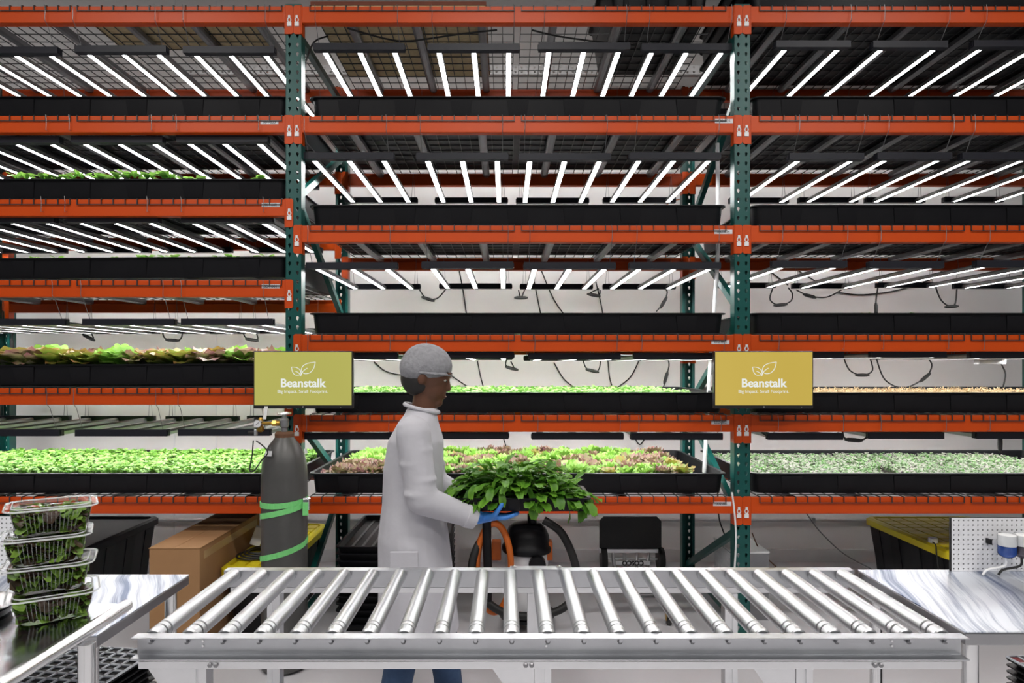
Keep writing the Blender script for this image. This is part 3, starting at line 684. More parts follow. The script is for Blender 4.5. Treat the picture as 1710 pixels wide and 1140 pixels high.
# long cords near the top of the middle bay
def cord(pts, label, r=0.005, mat='black_rubber', cat='cable', grp=None):
    o = MB().tube(smoothpath(pts, 6), r, 6).build('cord', M[mat], None, True); o.name = 'loose_cable'
    return tag(o, label, cat, grp)
cord([(PX(580, 3.95), 3.95, 3.50), (PX(650, 4.0), 4.0, PZ(66, 4.0)), (PX(690, 4.0), 4.0, PZ(68, 4.0)), (PX(760, 4.0), 4.0, PZ(58, 4.0)), (PX(830, 3.95), 3.95, 3.49)], 'black cable drooping under the top deck of the middle bay')
cord([(PX(503, 3.9), 3.9, PZ(150, 3.9)), (PX(512, 3.9), 3.9, PZ(100, 3.9)), (PX(525, 3.95), 3.95, PZ(70, 3.95)), (PX(548, 3.98), 3.98, PZ(60, 3.98))], 'black cable curving up beside the frame under the top middle deck')
cord([(PX(888, 3.95), 3.95, 3.49), (PX(930, 4.0), 4.0, PZ(60, 4.0)), (PX(1000, 4.1), 4.1, PZ(70, 4.1)), (PX(1060, 4.2), 4.2, PZ(76, 4.2))], 'black cable running right under the top middle deck')
cord([(PX(1198, 4.15), 4.15, 2.9), (PX(1199, 4.15), 4.15, 2.3), (PX(1193, 4.15), 4.15, 1.9), (PX(1185, 4.15), 4.15, 1.5), (PX(1176, 4.15), 4.15, 0.9)], 'translucent white hose running down behind the ochre screen', 0.012, 'white_plastic', 'hose')
cord([(PX(1222, 3.76), 3.76, PZ(822, 3.76)), (PX(1226, 3.76), 3.76, PZ(850, 3.76)), (PX(1229, 3.76), 3.76, PZ(900, 3.76)), (PX(1226, 3.76), 3.76, PZ(960, 3.76))], 'white cord hanging down the post below the ochre screen', 0.005, 'white_plastic')
cord([(PX(1256, 4.2), 4.2, PZ(890, 4.2)), (PX(1270, 4.3), 4.3, PZ(920, 4.3)), (PX(1296, 4.4), 4.4, PZ(946, 4.4))], 'thin rust coloured cord right of the post near the floor', 0.004, 'brown')
cord([(PX(1347, 4.7), 4.7, PZ(857, 4.7)), (PX(1370, 4.8), 4.8, PZ(888, 4.8)), (PX(1410, 4.9), 4.9, PZ(925, 4.9)), (PX(1456, 5.0), 5.0, PZ(950, 5.0))], 'thin grey cord sagging towards the black tote with yellow lid', 0.004, 'channel')
cord([(PX(1198, 4.6), 4.6, 0.815), (PX(1200, 4.6), 4.6, PZ(857, 4.6)), (PX(1207, 4.6), 4.6, PZ(885, 4.6)), (PX(1220, 4.6), 4.6, PZ(915, 4.6))], 'black cord hanging below the lowest middle beam', 0.005)
cord([(PX(1148, 5.05), 5.05, PZ(330, 5.05)), (PX(1108, 5.0), 5.0, PZ(350, 5.0)), (PX(1113, 5.1), 5.1, PZ(440, 5.1))], 'thin orange cord on the wall beside the rear post', 0.004, 'rust_orange')
# top of the rack: strand boards, black tote, stacked black trays
def slab(x0, x1, y0, y1, z0, z1, label):
    t = thing('strand_board_pallet', label, 'pallet', ((x0 + x1) / 2, (y0 + y1) / 2, z0))
    MB().box(x0 + .004, x1 - .004, y0 + .004, y1 - .004, z0, z0 + 0.012).build('board', M['osb'], t); MB().box(x0, x1, y0, y1, z0 + 0.012, z1).build('edge_frame', M['osb_edge'], t)
slab(PX(520, 3.85), PX(812, 3.85), 3.83, 4.75, ZL6 + 0.0112, ZL6 + 0.045, 'brown strand board pallet on top of the middle bay')
slab(PX(140, 3.95), PX(425, 3.95), 3.95, 4.35, ZL6 + 0.0112, ZL6 + 0.035, 'brown strand board sheet on top of the left bay')
t = thing('storage_tote', 'black storage tote on top of the middle bay', 'tote', (PX(1093, 4.1), 4.35, ZL6 + 0.0112))
MB().loft([rrect(0.52, 0.74, 0.03, 0, 3), rrect(0.60, 0.84, 0.04, 0.30, 3), rrect(0.64, 0.88, 0.04, 0.30, 3), rrect(0.64, 0.88, 0.04, 0.32, 3)]).build('tote_body', M['black_plastic'], t, True, w=False)
for k in range(4): MB().box(-0.2 + 0.13 * k - .012, -0.2 + 0.13 * k + .012, -0.425, -0.385, 0.03, 0.29).build('rib', M['black_plastic'], t, w=False)
for k in range(3):
    t = thing('flood_tray', f'black flood tray, {["lowest", "middle", "topmost"][k]} of the stack on top of the right bay', 'tray', ((R0 + R1_) / 2, TY + 0.02, ZL6 + 0.0112 + k * 0.1155), 'black flood trays stacked on top of the rack')
    inst('tray_body', TRAY, t)
# perforated strut on the wall high up
pm = MB(); perf_cells(pm, -2.6, PZ(124, 5.36), 104, 2, 0.05, 0.035, [(u * 1.2, v * 0.7) for u, v in TEAR], 5.36, 0.003)
tag(pm.build('perforated_strut', M['alu']), 'grey perforated metal strut along the wall above the rack', 'metal strut')
# ------------------------------------------------------------------ monitors on the posts
def monitor(pxc, scr, label, spin):
    Y = 3.62; x, z = PX(pxc, Y), PZ(634, Y); hw, hh = 0.2635, 0.1525
    t = thing('monitor', label, 'screen', (x, Y, z), 'screens on the rack posts')
    MB().box(x - hw, x + hw, Y, Y + 0.035, z - hh, z + hh).build('casing', M['bezel'], t, bev=0.004)
    s = MB().box(x - hw + 0.006, x + hw - 0.006, Y - 0.0012, Y + 0.001, z - hh + 0.018, z + hh - 0.006).build('display', M[scr], t)
    MB().box(x - 0.05, x + 0.05, Y + 0.035, Y + 0.05, z - 0.05, z + 0.05).build('mount_plate', M['bezel'], t)
    xp = XA if x < 0 else XB
    MB().tube([(x, Y + 0.05, z), (x + (xp - x) * 0.5, Y + 0.11, z), (xp, D1 - 0.008, z)], 0.018, 8).build('mount_arm', M['bezel'], t, True)
    MB().lathe([(0.004, -0.002), (0.004, 0.002)], (x + 0.0, Y - 0.0005, z - hh + 0.009), 10, 'y').build('badge', M['alu'], t)
    MB().lathe([(0.0015, -0.002), (0.0015, 0.002)], (x + 0.20, Y - 0.0005, z - hh + 0.007), 8, 'y').build('power_light', M['alu'], t)
    k = Y / F / 6
    def P(u, v): return (x + (u - 515) * k, Y - 0.0017, z - (v - 564) * k)
    def line(name, pts, r=0.0021): 
        o = MB().tube(smoothpath([P(*q) for q in pts], 5), r, 4).build(name, M['screen_white']); o.parent = s; o.location = (0, 0, 0)
    line('leaf_outline', [(400, 435), (450, 440), (488, 468), (498, 515)]); line('leaf_outline', [(400, 435), (412, 485), (440, 515), (490, 514)]); line('leaf_vein', [(440, 478), (470, 492), (496, 522)])
    line('leaf_outline', [(640, 385), (560, 400), (512, 430), (498, 480), (500, 512)]); line('leaf_outline', [(640, 385), (622, 450), (585, 492), (540, 503), (508, 490)]); line('leaf_vein', [(560, 445), (520, 474), (500, 505), (494, 526)])
    for nm, tx, v, wd, b in (('wordmark', 'Beanstalk', 600, 0.240, 0.0012), ('tagline', 'Big Impact. Small Footprint.', 681, 0.266, 0.0)):
        o = text_mesh(nm, tx, 0.05, P(513, v), M['screen_white'], None, bold=b, width=wd, extrude=0.0003); o.parent = s
    return t
monitor(506, 'screenA', 'wall screen with olive display above the gas cylinder', 0)
monitor(1275.5, 'screenB', 'wall screen with ochre display on the post between middle and right bays', 0)

# ------------------------------------------------------------------ gas cylinder with regulator
gx, gy, gr = PX(475, 3.5), 3.5, 0.1145
zt = PZ(748, 3.5) + 0.03
t = thing('gas_cylinder', 'dark grey gas cylinder strapped to the rack post below the olive screen', 'gas cylinder', (gx, gy, 0))
prof = [(0.09, 0), (gr, 0.02), (gr, zt - 0.16), (gr * 0.97, zt - 0.11), (gr * 0.86, zt - 0.06), (gr * 0.68, zt - 0.015), (0.055, zt + 0.015), (0.045, zt + 0.03)]
MB().lathe(prof, (gx, gy, 0), 40).build('shell', M['grey_metal'], t, True, angle=50)
MB().lathe([(0.046, zt - 0.002), (0.048, zt + 0.045), (0.040, zt + 0.055), (0.02, zt + 0.055)], (gx, gy, 0), 20).build('neck_ring', M['brown'], t, True)
va = MB().lathe([(0.016, zt + 0.05), (0.016, zt + 0.075), (0.022, zt + 0.08), (0.024, zt + 0.115), (0.014, zt + 0.125), (0.010, zt + 0.145)], (gx, gy, 0), 14).build('valve', M['channel'], t, True)
hw = MB().tube([(gx + 0.03 * math.cos(a), gy + 0.03 * math.sin(a), zt + 0.148) for a in (2 * math.pi * k / 14 for k in range(14))], 0.006, 6, closed=True); hw.rod((gx - 0.03, gy, zt + 0.148), (gx + 0.03, gy, zt + 0.148), 0.004)
hw.build('handwheel', M['alu'], va, True).location = (0, 0, 0)
for px, nm in ((449, 'sticker'), (503, 'sticker')):
    a = math.asin(max(-1, min(1, (PX(px, 3.4) - gx) / (gr * .9)))); zz = PZ(757, 3.4); mb = MB()
    pts = []
    for z_ in (zz - 0.013, zz + 0.013):
        rr = gr * (0.985 if z_ < zz else 0.95) + 0.001
        pts.append([(gx + rr * math.sin(a + q), gy - rr * math.cos(a + q), z_) for q in (-0.2, -0.07, 0.07, 0.2)])
    for i in range(3): mb.face([pts[0][i], pts[0][i + 1], pts[1][i + 1], pts[1][i]])
    o = mb.build(nm, M['label'], t); so = o.modifiers.new('thick', 'SOLIDIFY'); so.thickness = 0.0008
rg = thing('gas_regulator', 'brass gas regulator with round dial screwed to the grey cylinder', 'regulator', (gx, gy, zt + 0.09))
zr = zt + 0.098; gxl = PX(431, 3.46)
MB().tube([(gx - 0.022, gy, zr), (gx - 0.055, gy, zr), (gx - 0.056, gy, zr), (gxl + 0.01, gy - 0.01, zr)], [0.013, 0.013, 0.008, 0.008], 12).build('inlet_pipe', M['brass'], rg, True)
MB().lathe([(0.013, -0.012), (0.016, -0.010), (0.016, 0.010), (0.013, 0.012)], (gx - 0.05, gy, zr), 6, 'x').build('hex_nut', M['brass'], rg)
MB().lathe([(0.010, -0.045), (0.017, -0.04), (0.017, -0.02), (0.013, -0.015), (0.013, 0.02), (0.008, 0.03)], (gxl, gy - 0.005, zr), 14).build('body', M['brass'], rg, True)
gd = MB().lathe([(0.0185, -0.008), (0.0205, -0.010), (0.0205, 0.008), (0.015, 0.012)], (gxl - 0.004, gy - 0.03, zr), 24, 'y').build('gauge', M['chrome'], rg, True)
MB().lathe([(0.0175, -0.0108), (0.0175, -0.009)], (gxl - 0.004, gy - 0.03, zr), 24, 'y').build('dial_face', M['label'], gd).location = (0, 0, 0)
MB().tube([(gxl - 0.012, gy - 0.042, zr - 0.007), (gxl + 0.005, gy - 0.042, zr + 0.008)], 0.0012, 4).build('needle', M['ink'], gd).location = (0, 0, 0)
MB().lathe([(0.010, 0), (0.010, 0.02)], (gxl - 0.025, gy, zr + 0.008), 10).build('knob', M['black_rubber'], rg)
MB().box(gxl - 0.032, gxl - 0.018, gy - 0.012, gy + 0.008, zr - 0.062, zr - 0.032).build('solenoid_valve', M['alu'], rg, bev=0.002)
MB().rod((gxl - 0.064, gy - 0.002, zr - 0.048), (gxl - 0.03, gy - 0.002, zr - 0.048), 0.009, 12).build('solenoid_coil', M['black_rubber'], rg, True)
for k in range(3):
    cord([(gxl + 0.012 + 0.006 * k, gy, zr + 0.02), (gxl + 0.014 + 0.006 * k, gy + .02, zr + 0.085)], f'clear flow tube, {NTH[k]} of three above the regulator dial', 0.003, 'white_plastic', 'tube', 'clear tubes over the regulator')
cord([(PX(423, 3.45), 3.45, PZ(735, 3.45)), (PX(421, 3.45), 3.45, PZ(760, 3.45)), (PX(417, 3.43), 3.43, PZ(784, 3.43)), (PX(424, 3.4), 3.40, PZ(786, 3.4)), (PX(437, 3.375), 3.375, PZ(768, 3.375)), (PX(447, 3.37), 3.37, PZ(756, 3.37)), (PX(440, 3.40), 3.40, PZ(745, 3.40)), (PX(428, 3.45), 3.45, PZ(736, 3.45))], 'thin black hose looping from the regulator down beside the cylinder', 0.0032)
# ratchet straps
def strap(zs, label, hang=False):
    t = thing('ratchet_strap', label, 'strap', (gx, gy, zs[0])); mb = MB(); lo = []; hi = []; n = 26
    for i in range(n + 1):
        a = math.radians(-100 + 200 * i / n); rr = gr + 0.003; f = i / n
        zc = zs[0] + (zs[1] - zs[0]) * f + (0.008 * math.sin(f * math.pi) * -1 if hang else 0)
        x, y = gx + rr * math.sin(a), gy - rr * math.cos(a)
        lo.append((x, y, zc - 0.014)); hi.append((x, y, zc + 0.014))
    for i in range(n): mb.face([lo[i], lo[i + 1], hi[i + 1], hi[i]])
    bmv = mb.build('webbing', M['green_strap'], t); so = bmv.modifiers.new('thick', 'SOLIDIFY'); so.thickness = 0.002; so.offset = 1
    return t
zA = PZ(848, 3.4)
t1 = strap((PZ(845, 3.4), PZ(838, 3.4)), 'green ratchet strap with metal buckle, upper of three bands on the cylinder', True)
bk = MB().box(gx + gr - 0.005, gx + gr + 0.03, gy - 0.06, gy - 0.03, zA - 0.02, zA + 0.04).build('buckle', M['chrome'], t1, bev=0.004)
MB().box(gx + gr - 0.002, gx + gr + 0.026, gy - 0.066, gy - 0.06, zA - 0.045, zA + 0.02).build('loose_end', M['green_strap'], t1)
strap((PZ(871, 3.4), PZ(842, 3.4)), 'green strap band slanting across the cylinder, middle of three')
strap((PZ(944, 3.4), PZ(908, 3.4)), 'green strap band slanting across the cylinder, lowest of three')

# ------------------------------------------------------------------ roller conveyor
CYN, CYF, CZT = 1.66, 2.165, 0.9; CXL, CXR = -0.895, 1.105
t = thing('roller_conveyor', 'silver gravity roller conveyor on aluminium legs in front of the racks', 'conveyor', (0.1, 1.9, 0)); CV = t
def rail(y, s, name):   # channel whose flanges point outwards (s = -1 towards camera, +1 away)
    a = lambda d: y + s * d
    poly = [(a(0), CZT), (a(0.034), CZT), (a(0.034), CZT - 0.003), (a(0.003), CZT - 0.003), (a(0.003), CZT - 0.050), (a(0.034), CZT - 0.050), (a(0.034), CZT - 0.0535), (a(0), CZT - 0.0535)]
    return MB().prism(poly, CXL, CXR, 'x').build(name, M['galv'], t, bev=0.0008)
near = rail(CYN, -1, 'side_rail'); far = rail(CYF, 1, 'side_rail')
MB().box(CXL + 0.02, CXR - 0.02, CYN - 0.036, CYN - 0.002, CZT - 0.072, CZT - 0.0545).build('support_bar', M['alu'], t, bev=0.001)
MB().box(CXL + 0.02, CXR - 0.02, CYF + 0.002, CYF + 0.034, CZT - 0.072, CZT - 0.0545).build('support_bar', M['alu'], t, bev=0.001)
NR = 23; RR = 0.0205; px0, px1 = PX(268, 1.70), PX(1558, 1.70)
Lr = CYF - CYN - 0.008
pr = [(0.005, 0), (0.0165, 0.0), (RR, 0.003), (RR, 0.030), (RR - 0.0028, 0.0315), (RR - 0.0028, 0.0355), (RR, 0.037), (RR, 0.052), (RR - 0.0028, 0.0535), (RR - 0.0028, 0.0575), (RR, 0.059), (RR, Lr - 0.003), (0.0165, Lr), (0.005, Lr)]
ROLL = MB().lathe(pr, (0, 0, 0), 28, 'y').mesh('roller', M['roller'], True, 30)
GRV = MB().lathe([(RR - 0.0022, 0.0315), (RR - 0.0015, 0.0325), (RR - 0.0015, 0.0345), (RR - 0.0022, 0.0355)], (0, 0, 0), 28, 'y', False).lathe([(RR - 0.0022, 0.0535), (RR - 0.0015, 0.0545), (RR - 0.0015, 0.0565), (RR - 0.0022, 0.0575)], (0, 0, 0), 28, 'y', False).mesh('belt_groove', M['dark'], True)
AX = MB().lathe([(0.0045, -0.022), (0.0045, Lr + 0.022)], (0, 0, 0), 6, 'y').mesh('axle', M['galv'])
NUT = MB().lathe([(0.0035, -0.0075), (0.006, -0.006), (0.006, 0.0)], (0, 0, 0), 6, 'y').mesh('axle_bolt', M['channel'])
zr0 = CZT - 0.0125
for k in range(NR):
    x = px0 + (px1 - px0) * k / (NR - 1)
    r = inst('roller', ROLL, t, Vector((x, CYN + 0.004, zr0)) - WLOC[t.name]); inst('axle', AX, r); inst('belt_groove', GRV, r)
    inst('axle_bolt', NUT, t, Vector((x, CYN - 0.003, CZT - 0.019)) - WLOC[t.name])
for y0, y1, z1 in ((CYF - 0.002, CYF + 0.036, CZT + 0.004),):
    x0, x1 = PX(852, 2.17), PX(940, 2.17); MB().box(x0, x1, y0, y1, CZT + 0.0003, z1).build('coupling_plate', M['galv'], t)
    for xx in (x0 + 0.012, x1 - 0.012): MB().lathe([(0.008, 0), (0.008, 0.005), (0.004, 0.007)], (xx, y0 + 0.018, z1), 6).build('coupling_bolt', M['chrome'], t)
for px in (350, 878, 1462):
    for dx in (0, 0.014):
        MB().lathe([(0.0045, -0.005), (0.006, -0.003), (0.006, 0.001)], (PX(px, 1.62) + dx, CYN - 0.037, CZT - 0.062), 6, 'y').build('bracket_bolt', M['channel'], t)
for px in (340, 912, 1488):
    for dz in (-0.018, -0.03):
        MB().lathe([(0.003, -0.0015), (0.003, 0.002)], (PX(px, 1.66), CYN - 0.0035, CZT + dz), 8, 'y').build('rail_rivet', M['chrome'], t)
LEG = MB()
LEG.prism([(-0.02, -0.02), (-0.005, -0.02), (-0.005, -0.014), (0.005, -0.014), (0.005, -0.02), (0.02, -0.02), (0.02, 0.02), (-0.02, 0.02)], 0.0, CZT - 0.072, 'z')
LEGM = LEG.mesh('leg', M['alu'])
GUS = MB().prism([(-0.10, 0), (0, 0), (0, -0.20), (-0.03, -0.20), (-0.03, -0.10)], -0.003, 0.003, 'y').mesh('gusset', M['alu'])
for px in (334, 906, 1340):
    x = PX(px, 1.64)
    for y in (CYN - 0.012, CYF + 0.012):
        l = inst('leg', LEGM, t, Vector((x, y, 0)) - WLOC[t.name])
    inst('gusset', GUS, t, Vector((x - 0.021, CYN - 0.026, CZT - 0.073)) - WLOC[t.name])
    MB().box(x - 0.018, x + 0.018, CYN + 0.009, CYF - 0.009, 0.25, 0.29).build('cross_bar', M['alu'], t)

# ------------------------------------------------------------------ stainless tables and cart
def table(x0, x1, y0, y1, z, label, legs, sm='steel'):
    t = thing('steel_table', label, 'table', ((x0 + x1) / 2, (y0 + y1) / 2, 0))
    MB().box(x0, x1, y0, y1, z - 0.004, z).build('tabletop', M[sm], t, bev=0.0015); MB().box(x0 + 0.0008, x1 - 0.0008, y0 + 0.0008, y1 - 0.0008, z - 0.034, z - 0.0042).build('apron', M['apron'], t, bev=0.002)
    for lx, ly in legs:
        l = MB().rod((lx, ly, 0.0), (lx, ly, z - 0.033), 0.0185, 16).build('leg', M['chrome'], t, True)
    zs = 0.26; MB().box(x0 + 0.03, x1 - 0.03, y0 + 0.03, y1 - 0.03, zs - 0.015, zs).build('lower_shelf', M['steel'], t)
    return t
LTZ = 0.85
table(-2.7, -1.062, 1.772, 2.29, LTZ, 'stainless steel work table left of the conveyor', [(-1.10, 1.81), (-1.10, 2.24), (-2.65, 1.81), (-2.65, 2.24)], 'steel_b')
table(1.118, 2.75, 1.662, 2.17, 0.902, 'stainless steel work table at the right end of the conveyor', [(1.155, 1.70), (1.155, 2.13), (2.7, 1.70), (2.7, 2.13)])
cz_ = 0.95; t = thing('steel_cart', 'stainless steel cart with tube rail in the lower left corner', 'cart', (-1.3, 1.35, 0))
MB().box(-1.9, -0.965, 0.95, 1.725, cz_ - 0.03, cz_).build('deck_plate', M['steel_c'], t, bev=0.006)
MB().tube(smoothpath([(-0.93, 0.95, cz_ + 0.012), (-0.93, 1.4, cz_ + 0.012), (-0.93, 1.672, cz_ + 0.012)], 4), 0.0145, 16).build('rail', M['chrome'], t, True)
MB().ellipsoid((-0.93, 1.672, cz_ + 0.012), (0.0145, 0.012, 0.0145), 14, 8).build('rail_end', M['chrome'], t, True)
for y in (1.0, 1.55): 
    MB().rod((-0.952, y, 0), (-0.952, y, cz_ - 0.03), 0.018, 16).build('leg', M['chrome'], t, True)
    MB().rod((-0.99, y, cz_ - 0.012), (-0.93, y, cz_ + 0.008), 0.008, 8).build('rail_bracket', M['chrome'], t, True)
for y in (1.0, 1.55): MB().rod((-1.86, y, 0), (-1.86, y, cz_ - 0.03), 0.018, 16).build('leg', M['chrome'], t, True)
t = thing('kitchen_scale', 'round steel pan with black base on the cart beside the salad boxes', 'scale', (-1.285, 1.625, cz_))
MB().lathe([(0.075, 0), (0.088, 0.004), (0.092, 0.018), (0.088, 0.02)], (-1.285, 1.625, cz_ + 0.0005), 36).build('base', M['black_plastic'], t, True)
MB().lathe([(0.08, 0.0205), (0.098, 0.026), (0.10, 0.030), (0.098, 0.031), (0.076, 0.024), (0.02, 0.024)], (-1.285, 1.625, cz_), 36).build('pan', M['chrome'], t, True)

# salad boxes
def srect(w, d, r, z, n=6): return rrect(w, d, r, z, n)
def box_meshes():
    Wb, Db, Wt, Dt, H = 0.132, 0.105, 0.162, 0.136, 0.062; mb = MB(); rings = []
    for z, f in ((0.0, 0.0), (0.004, 0.12), (0.03, 0.6), (H, 1.0)):
        base = srect(Wb + (Wt - Wb) * f, Db + (Dt - Db) * f, 0.028, z, 6); ring = []
        # finely ribbed wall
        m = []
        for i in range(len(base)):
            a, b = Vector(base[i]), Vector(base[(i + 1) % len(base)]); L = (b - a).length; ns = max(1, int(round(L / 0.0042)) // 2 * 2) if L > 0.02 else 1
            out = Vector((b.y - a.y, a.x - b.x, 0)).normalized()
            key = [24 if i % 7 == 6 and L > 0.02 else 1][0]
            for q in range(key):
                p = a.lerp(b, q / key); m.append(p + out * (0.0011 * (1 if q % 2 else -1) if key > 1 and 0 < f < 1 else 0))
        rings.append(m)
    mb.loft(rings, True, False)
    tub = mb.mesh('tub', M['clear'], True, 60)
    lid = MB(); lid.loft([srect(Wt + 0.022, Dt + 0.022, 0.034, H, 6), srect(Wt + 0.026, Dt + 0.026, 0.036, H + 0.003, 6), srect(Wt + 0.004, Dt + 0.004, 0.03, H + 0.004, 6), srect(Wt - 0.012, Dt - 0.012, 0.026, H + 0.0005, 6), srect(Wt - 0.03, Dt - 0.03, 0.02, H + 0.0025, 6)], False, True)
    rim = MB(); 
    pts = srect(Wt + 0.024, Dt + 0.024, 0.035, H + 0.001, 8); rim.tube(pts, 0.0022, 5, closed=True)
    pts = srect(Wt - 0.004, Dt - 0.004, 0.03, H + 0.004, 8); rim.tube(pts, 0.0014, 5, closed=True)
    rb = MB()
    for s in (-1, 1):
        for k in range(13):
            u = -0.045 + 0.0075 * k
            rb.tube([(u, s * (Db / 2 + 0.0008), 0.006), (u * 1.08, s * (Db / 2 + (Dt - Db) / 2 * 0.6 + 0.0008), 0.03), (u * 1.15, s * (Dt / 2 - 0.001), H - 0.008)], 0.0011, 4)
        for k in range(10):
            u = -0.034 + 0.0075 * k
            rb.tube([(s * (Wb / 2 + 0.0008), u, 0.006), (s * (Wb / 2 + (Wt - Wb) / 2 * 0.6 + 0.0008), u * 1.08, 0.03), (s * (Wt / 2 - 0.001), u * 1.15, H - 0.008)], 0.0011, 4)
    global RIBS; RIBS = rb.mesh('wall_ribs', M['rib_clear'], True)
    return tub, lid.mesh('lid', M['clear'], True, 60), rim.mesh('lid_rim', M['clear_rim'], True)
TUB, LID, RIM = box_meshes()
def salad(seed, mat, n, box, L, Wd, name='leaves'):
    r = random.Random(seed); mb = MB()
    for k in range(n):
        z = box[2] + (box[3] - box[2]) * r.random(); f = 0.80 + 0.2 * (z - box[2]) / (box[3] - box[2])
        i0 = len(mb.v); ll = L * r.uniform(.6, 1.1)
        leaf(mb, (0, 0, 0), 0, r.uniform(-.2, .5), ll, Wd * r.uniform(.5, 1.2), r.uniform(0.5, 2.0), 0.07, r, r.uniform(0, .5), r.uniform(.4, 1.2), 4, 1)
        ang = r.uniform(0, 6.28); R_ = Matrix.Rotation(ang, 4, 'Z') @ Matrix.Rotation(r.uniform(-.6, .6), 4, 'X') @ Matrix.Translation((-ll * .4, 0, 0))
        c = Vector((r.uniform(-1, 1) * box[0] * f, r.uniform(-1, 1) * box[1] * f, z)); mb.xform(Matrix.Translation(c) @ R_, i0)
        for i in range(i0, len(mb.v)):
            q = mb.v[i]; lx, ly = box[0] * 1.02 * f + .004, box[1] * 1.02 * f + .004
            mb.v[i] = (max(-lx, min(lx, q[0])), max(-ly, min(ly, q[1])), max(box[2] - .002, min(box[3] + 0.004, q[2])))
    return mb.mesh(name, mat, True, 0)
BN = ['bottom', 'second from bottom', 'third from bottom', 'topmost']
bx_, by_ = -1.092, 1.640
for k in range(4):
    loc = (bx_ + (0.006, -0.004, -0.008, 0.0)[k], by_ + (0, .004, -.003, .002)[k], cz_ + 0.0006 + k * 0.0680)
    t = thing('salad_box', f'clear ribbed salad box, {BN[k]} of the stack on the cart', 'food container', loc, 'stacked clear salad boxes')
    t.rotation_euler = (0, 0, math.radians(30 + (2, -3, 0, 3)[k]))
    stuff(inst('wall_ribs', RIBS, t)); inst('tub', TUB, t); inst('lid', LID, t); inst('lid_rim', RIM, t)
    g = thing('salad_leaves', f'mixed green and dark red salad leaves inside the {BN[k]} clear box', 'salad', loc, 'salad in the stacked boxes')
    g.rotation_euler = t.rotation_euler; g['kind'] = 'stuff'
    stuff(inst('green_leaves', salad(k, M['salad'], 170, (0.076, 0.062, 0.005, 0.057), 0.05, 0.018), g)); stuff(inst('dark_leaves', salad(k + 10, M['salad_red'], 130, (0.074, 0.060, 0.005, 0.055), 0.045, 0.024), g))

# plug tray stacks under the tables
def plug_top(nx, ny, W, D, reds, t):
    mb = MB(); cw, ch = W / nx, D / ny; rm = 0.0035
    for i in range(nx + 1): mb.box(-W / 2 + i * cw - rm, -W / 2 + i * cw + rm, -D / 2, D / 2, -0.004, 0)
    for j in range(ny + 1): mb.box(-W / 2, W / 2, -D / 2 + j * ch - rm, -D / 2 + j * ch + rm, -0.004, 0)
    return mb.mesh('cell_grid', M['lattice'])
def stack(cx, cy, z0, n, nx, ny, W, D, rot, words, reds=()):
    G = plug_top(nx, ny, W, D, reds, None)
    SH = MB().loft([rrect(W - 0.03, D - 0.03, 0.01, 0, 2), rrect(W - 0.012, D - 0.012, 0.01, 0.012, 2), rrect(W + 0.008, D + 0.008, 0.012, 0.014, 2), rrect(W + 0.008, D + 0.008, 0.012, 0.0185, 2)]).mesh('tray_shell', M['black_plastic'])
    for k in range(n):
        nm = 'topmost' if k == n - 1 else ('lowest' if k == 0 else NTH[k] + ' from below')
        t = thing('plug_tray', f'black plug tray, {nm} of the stack {words}', 'plant tray', (cx, cy, z0 + k * 0.0192), 'stacked plug trays'); t.rotation_euler = (0, 0, rot)
        inst('tray_shell', SH, t)
        if k == n - 1:
            inst('cell_grid', G, t, (0, 0, 0.0232))
            for (i, j) in reds:
                inst('red_plug', MB().box(-W / nx * .4, W / nx * .4, -D / ny * .4, D / ny * .4, 0, 0.002).mesh('red_plug', M['red']), t, (-W / 2 + (i + .5) * W / nx, -D / 2 + (j + .5) * D / ny, 0.0187))
stack(-1.43, 2.02, 0.262, 20, 16, 10, 0.60, 0.37, math.radians(-8), 'under the left steel table')
stack(1.765, 1.93, 0.262, 20, 12, 8, 0.40, 0.40, math.radians(4), 'under the right steel table', ((0, 7), (1, 5), (4, 6)))

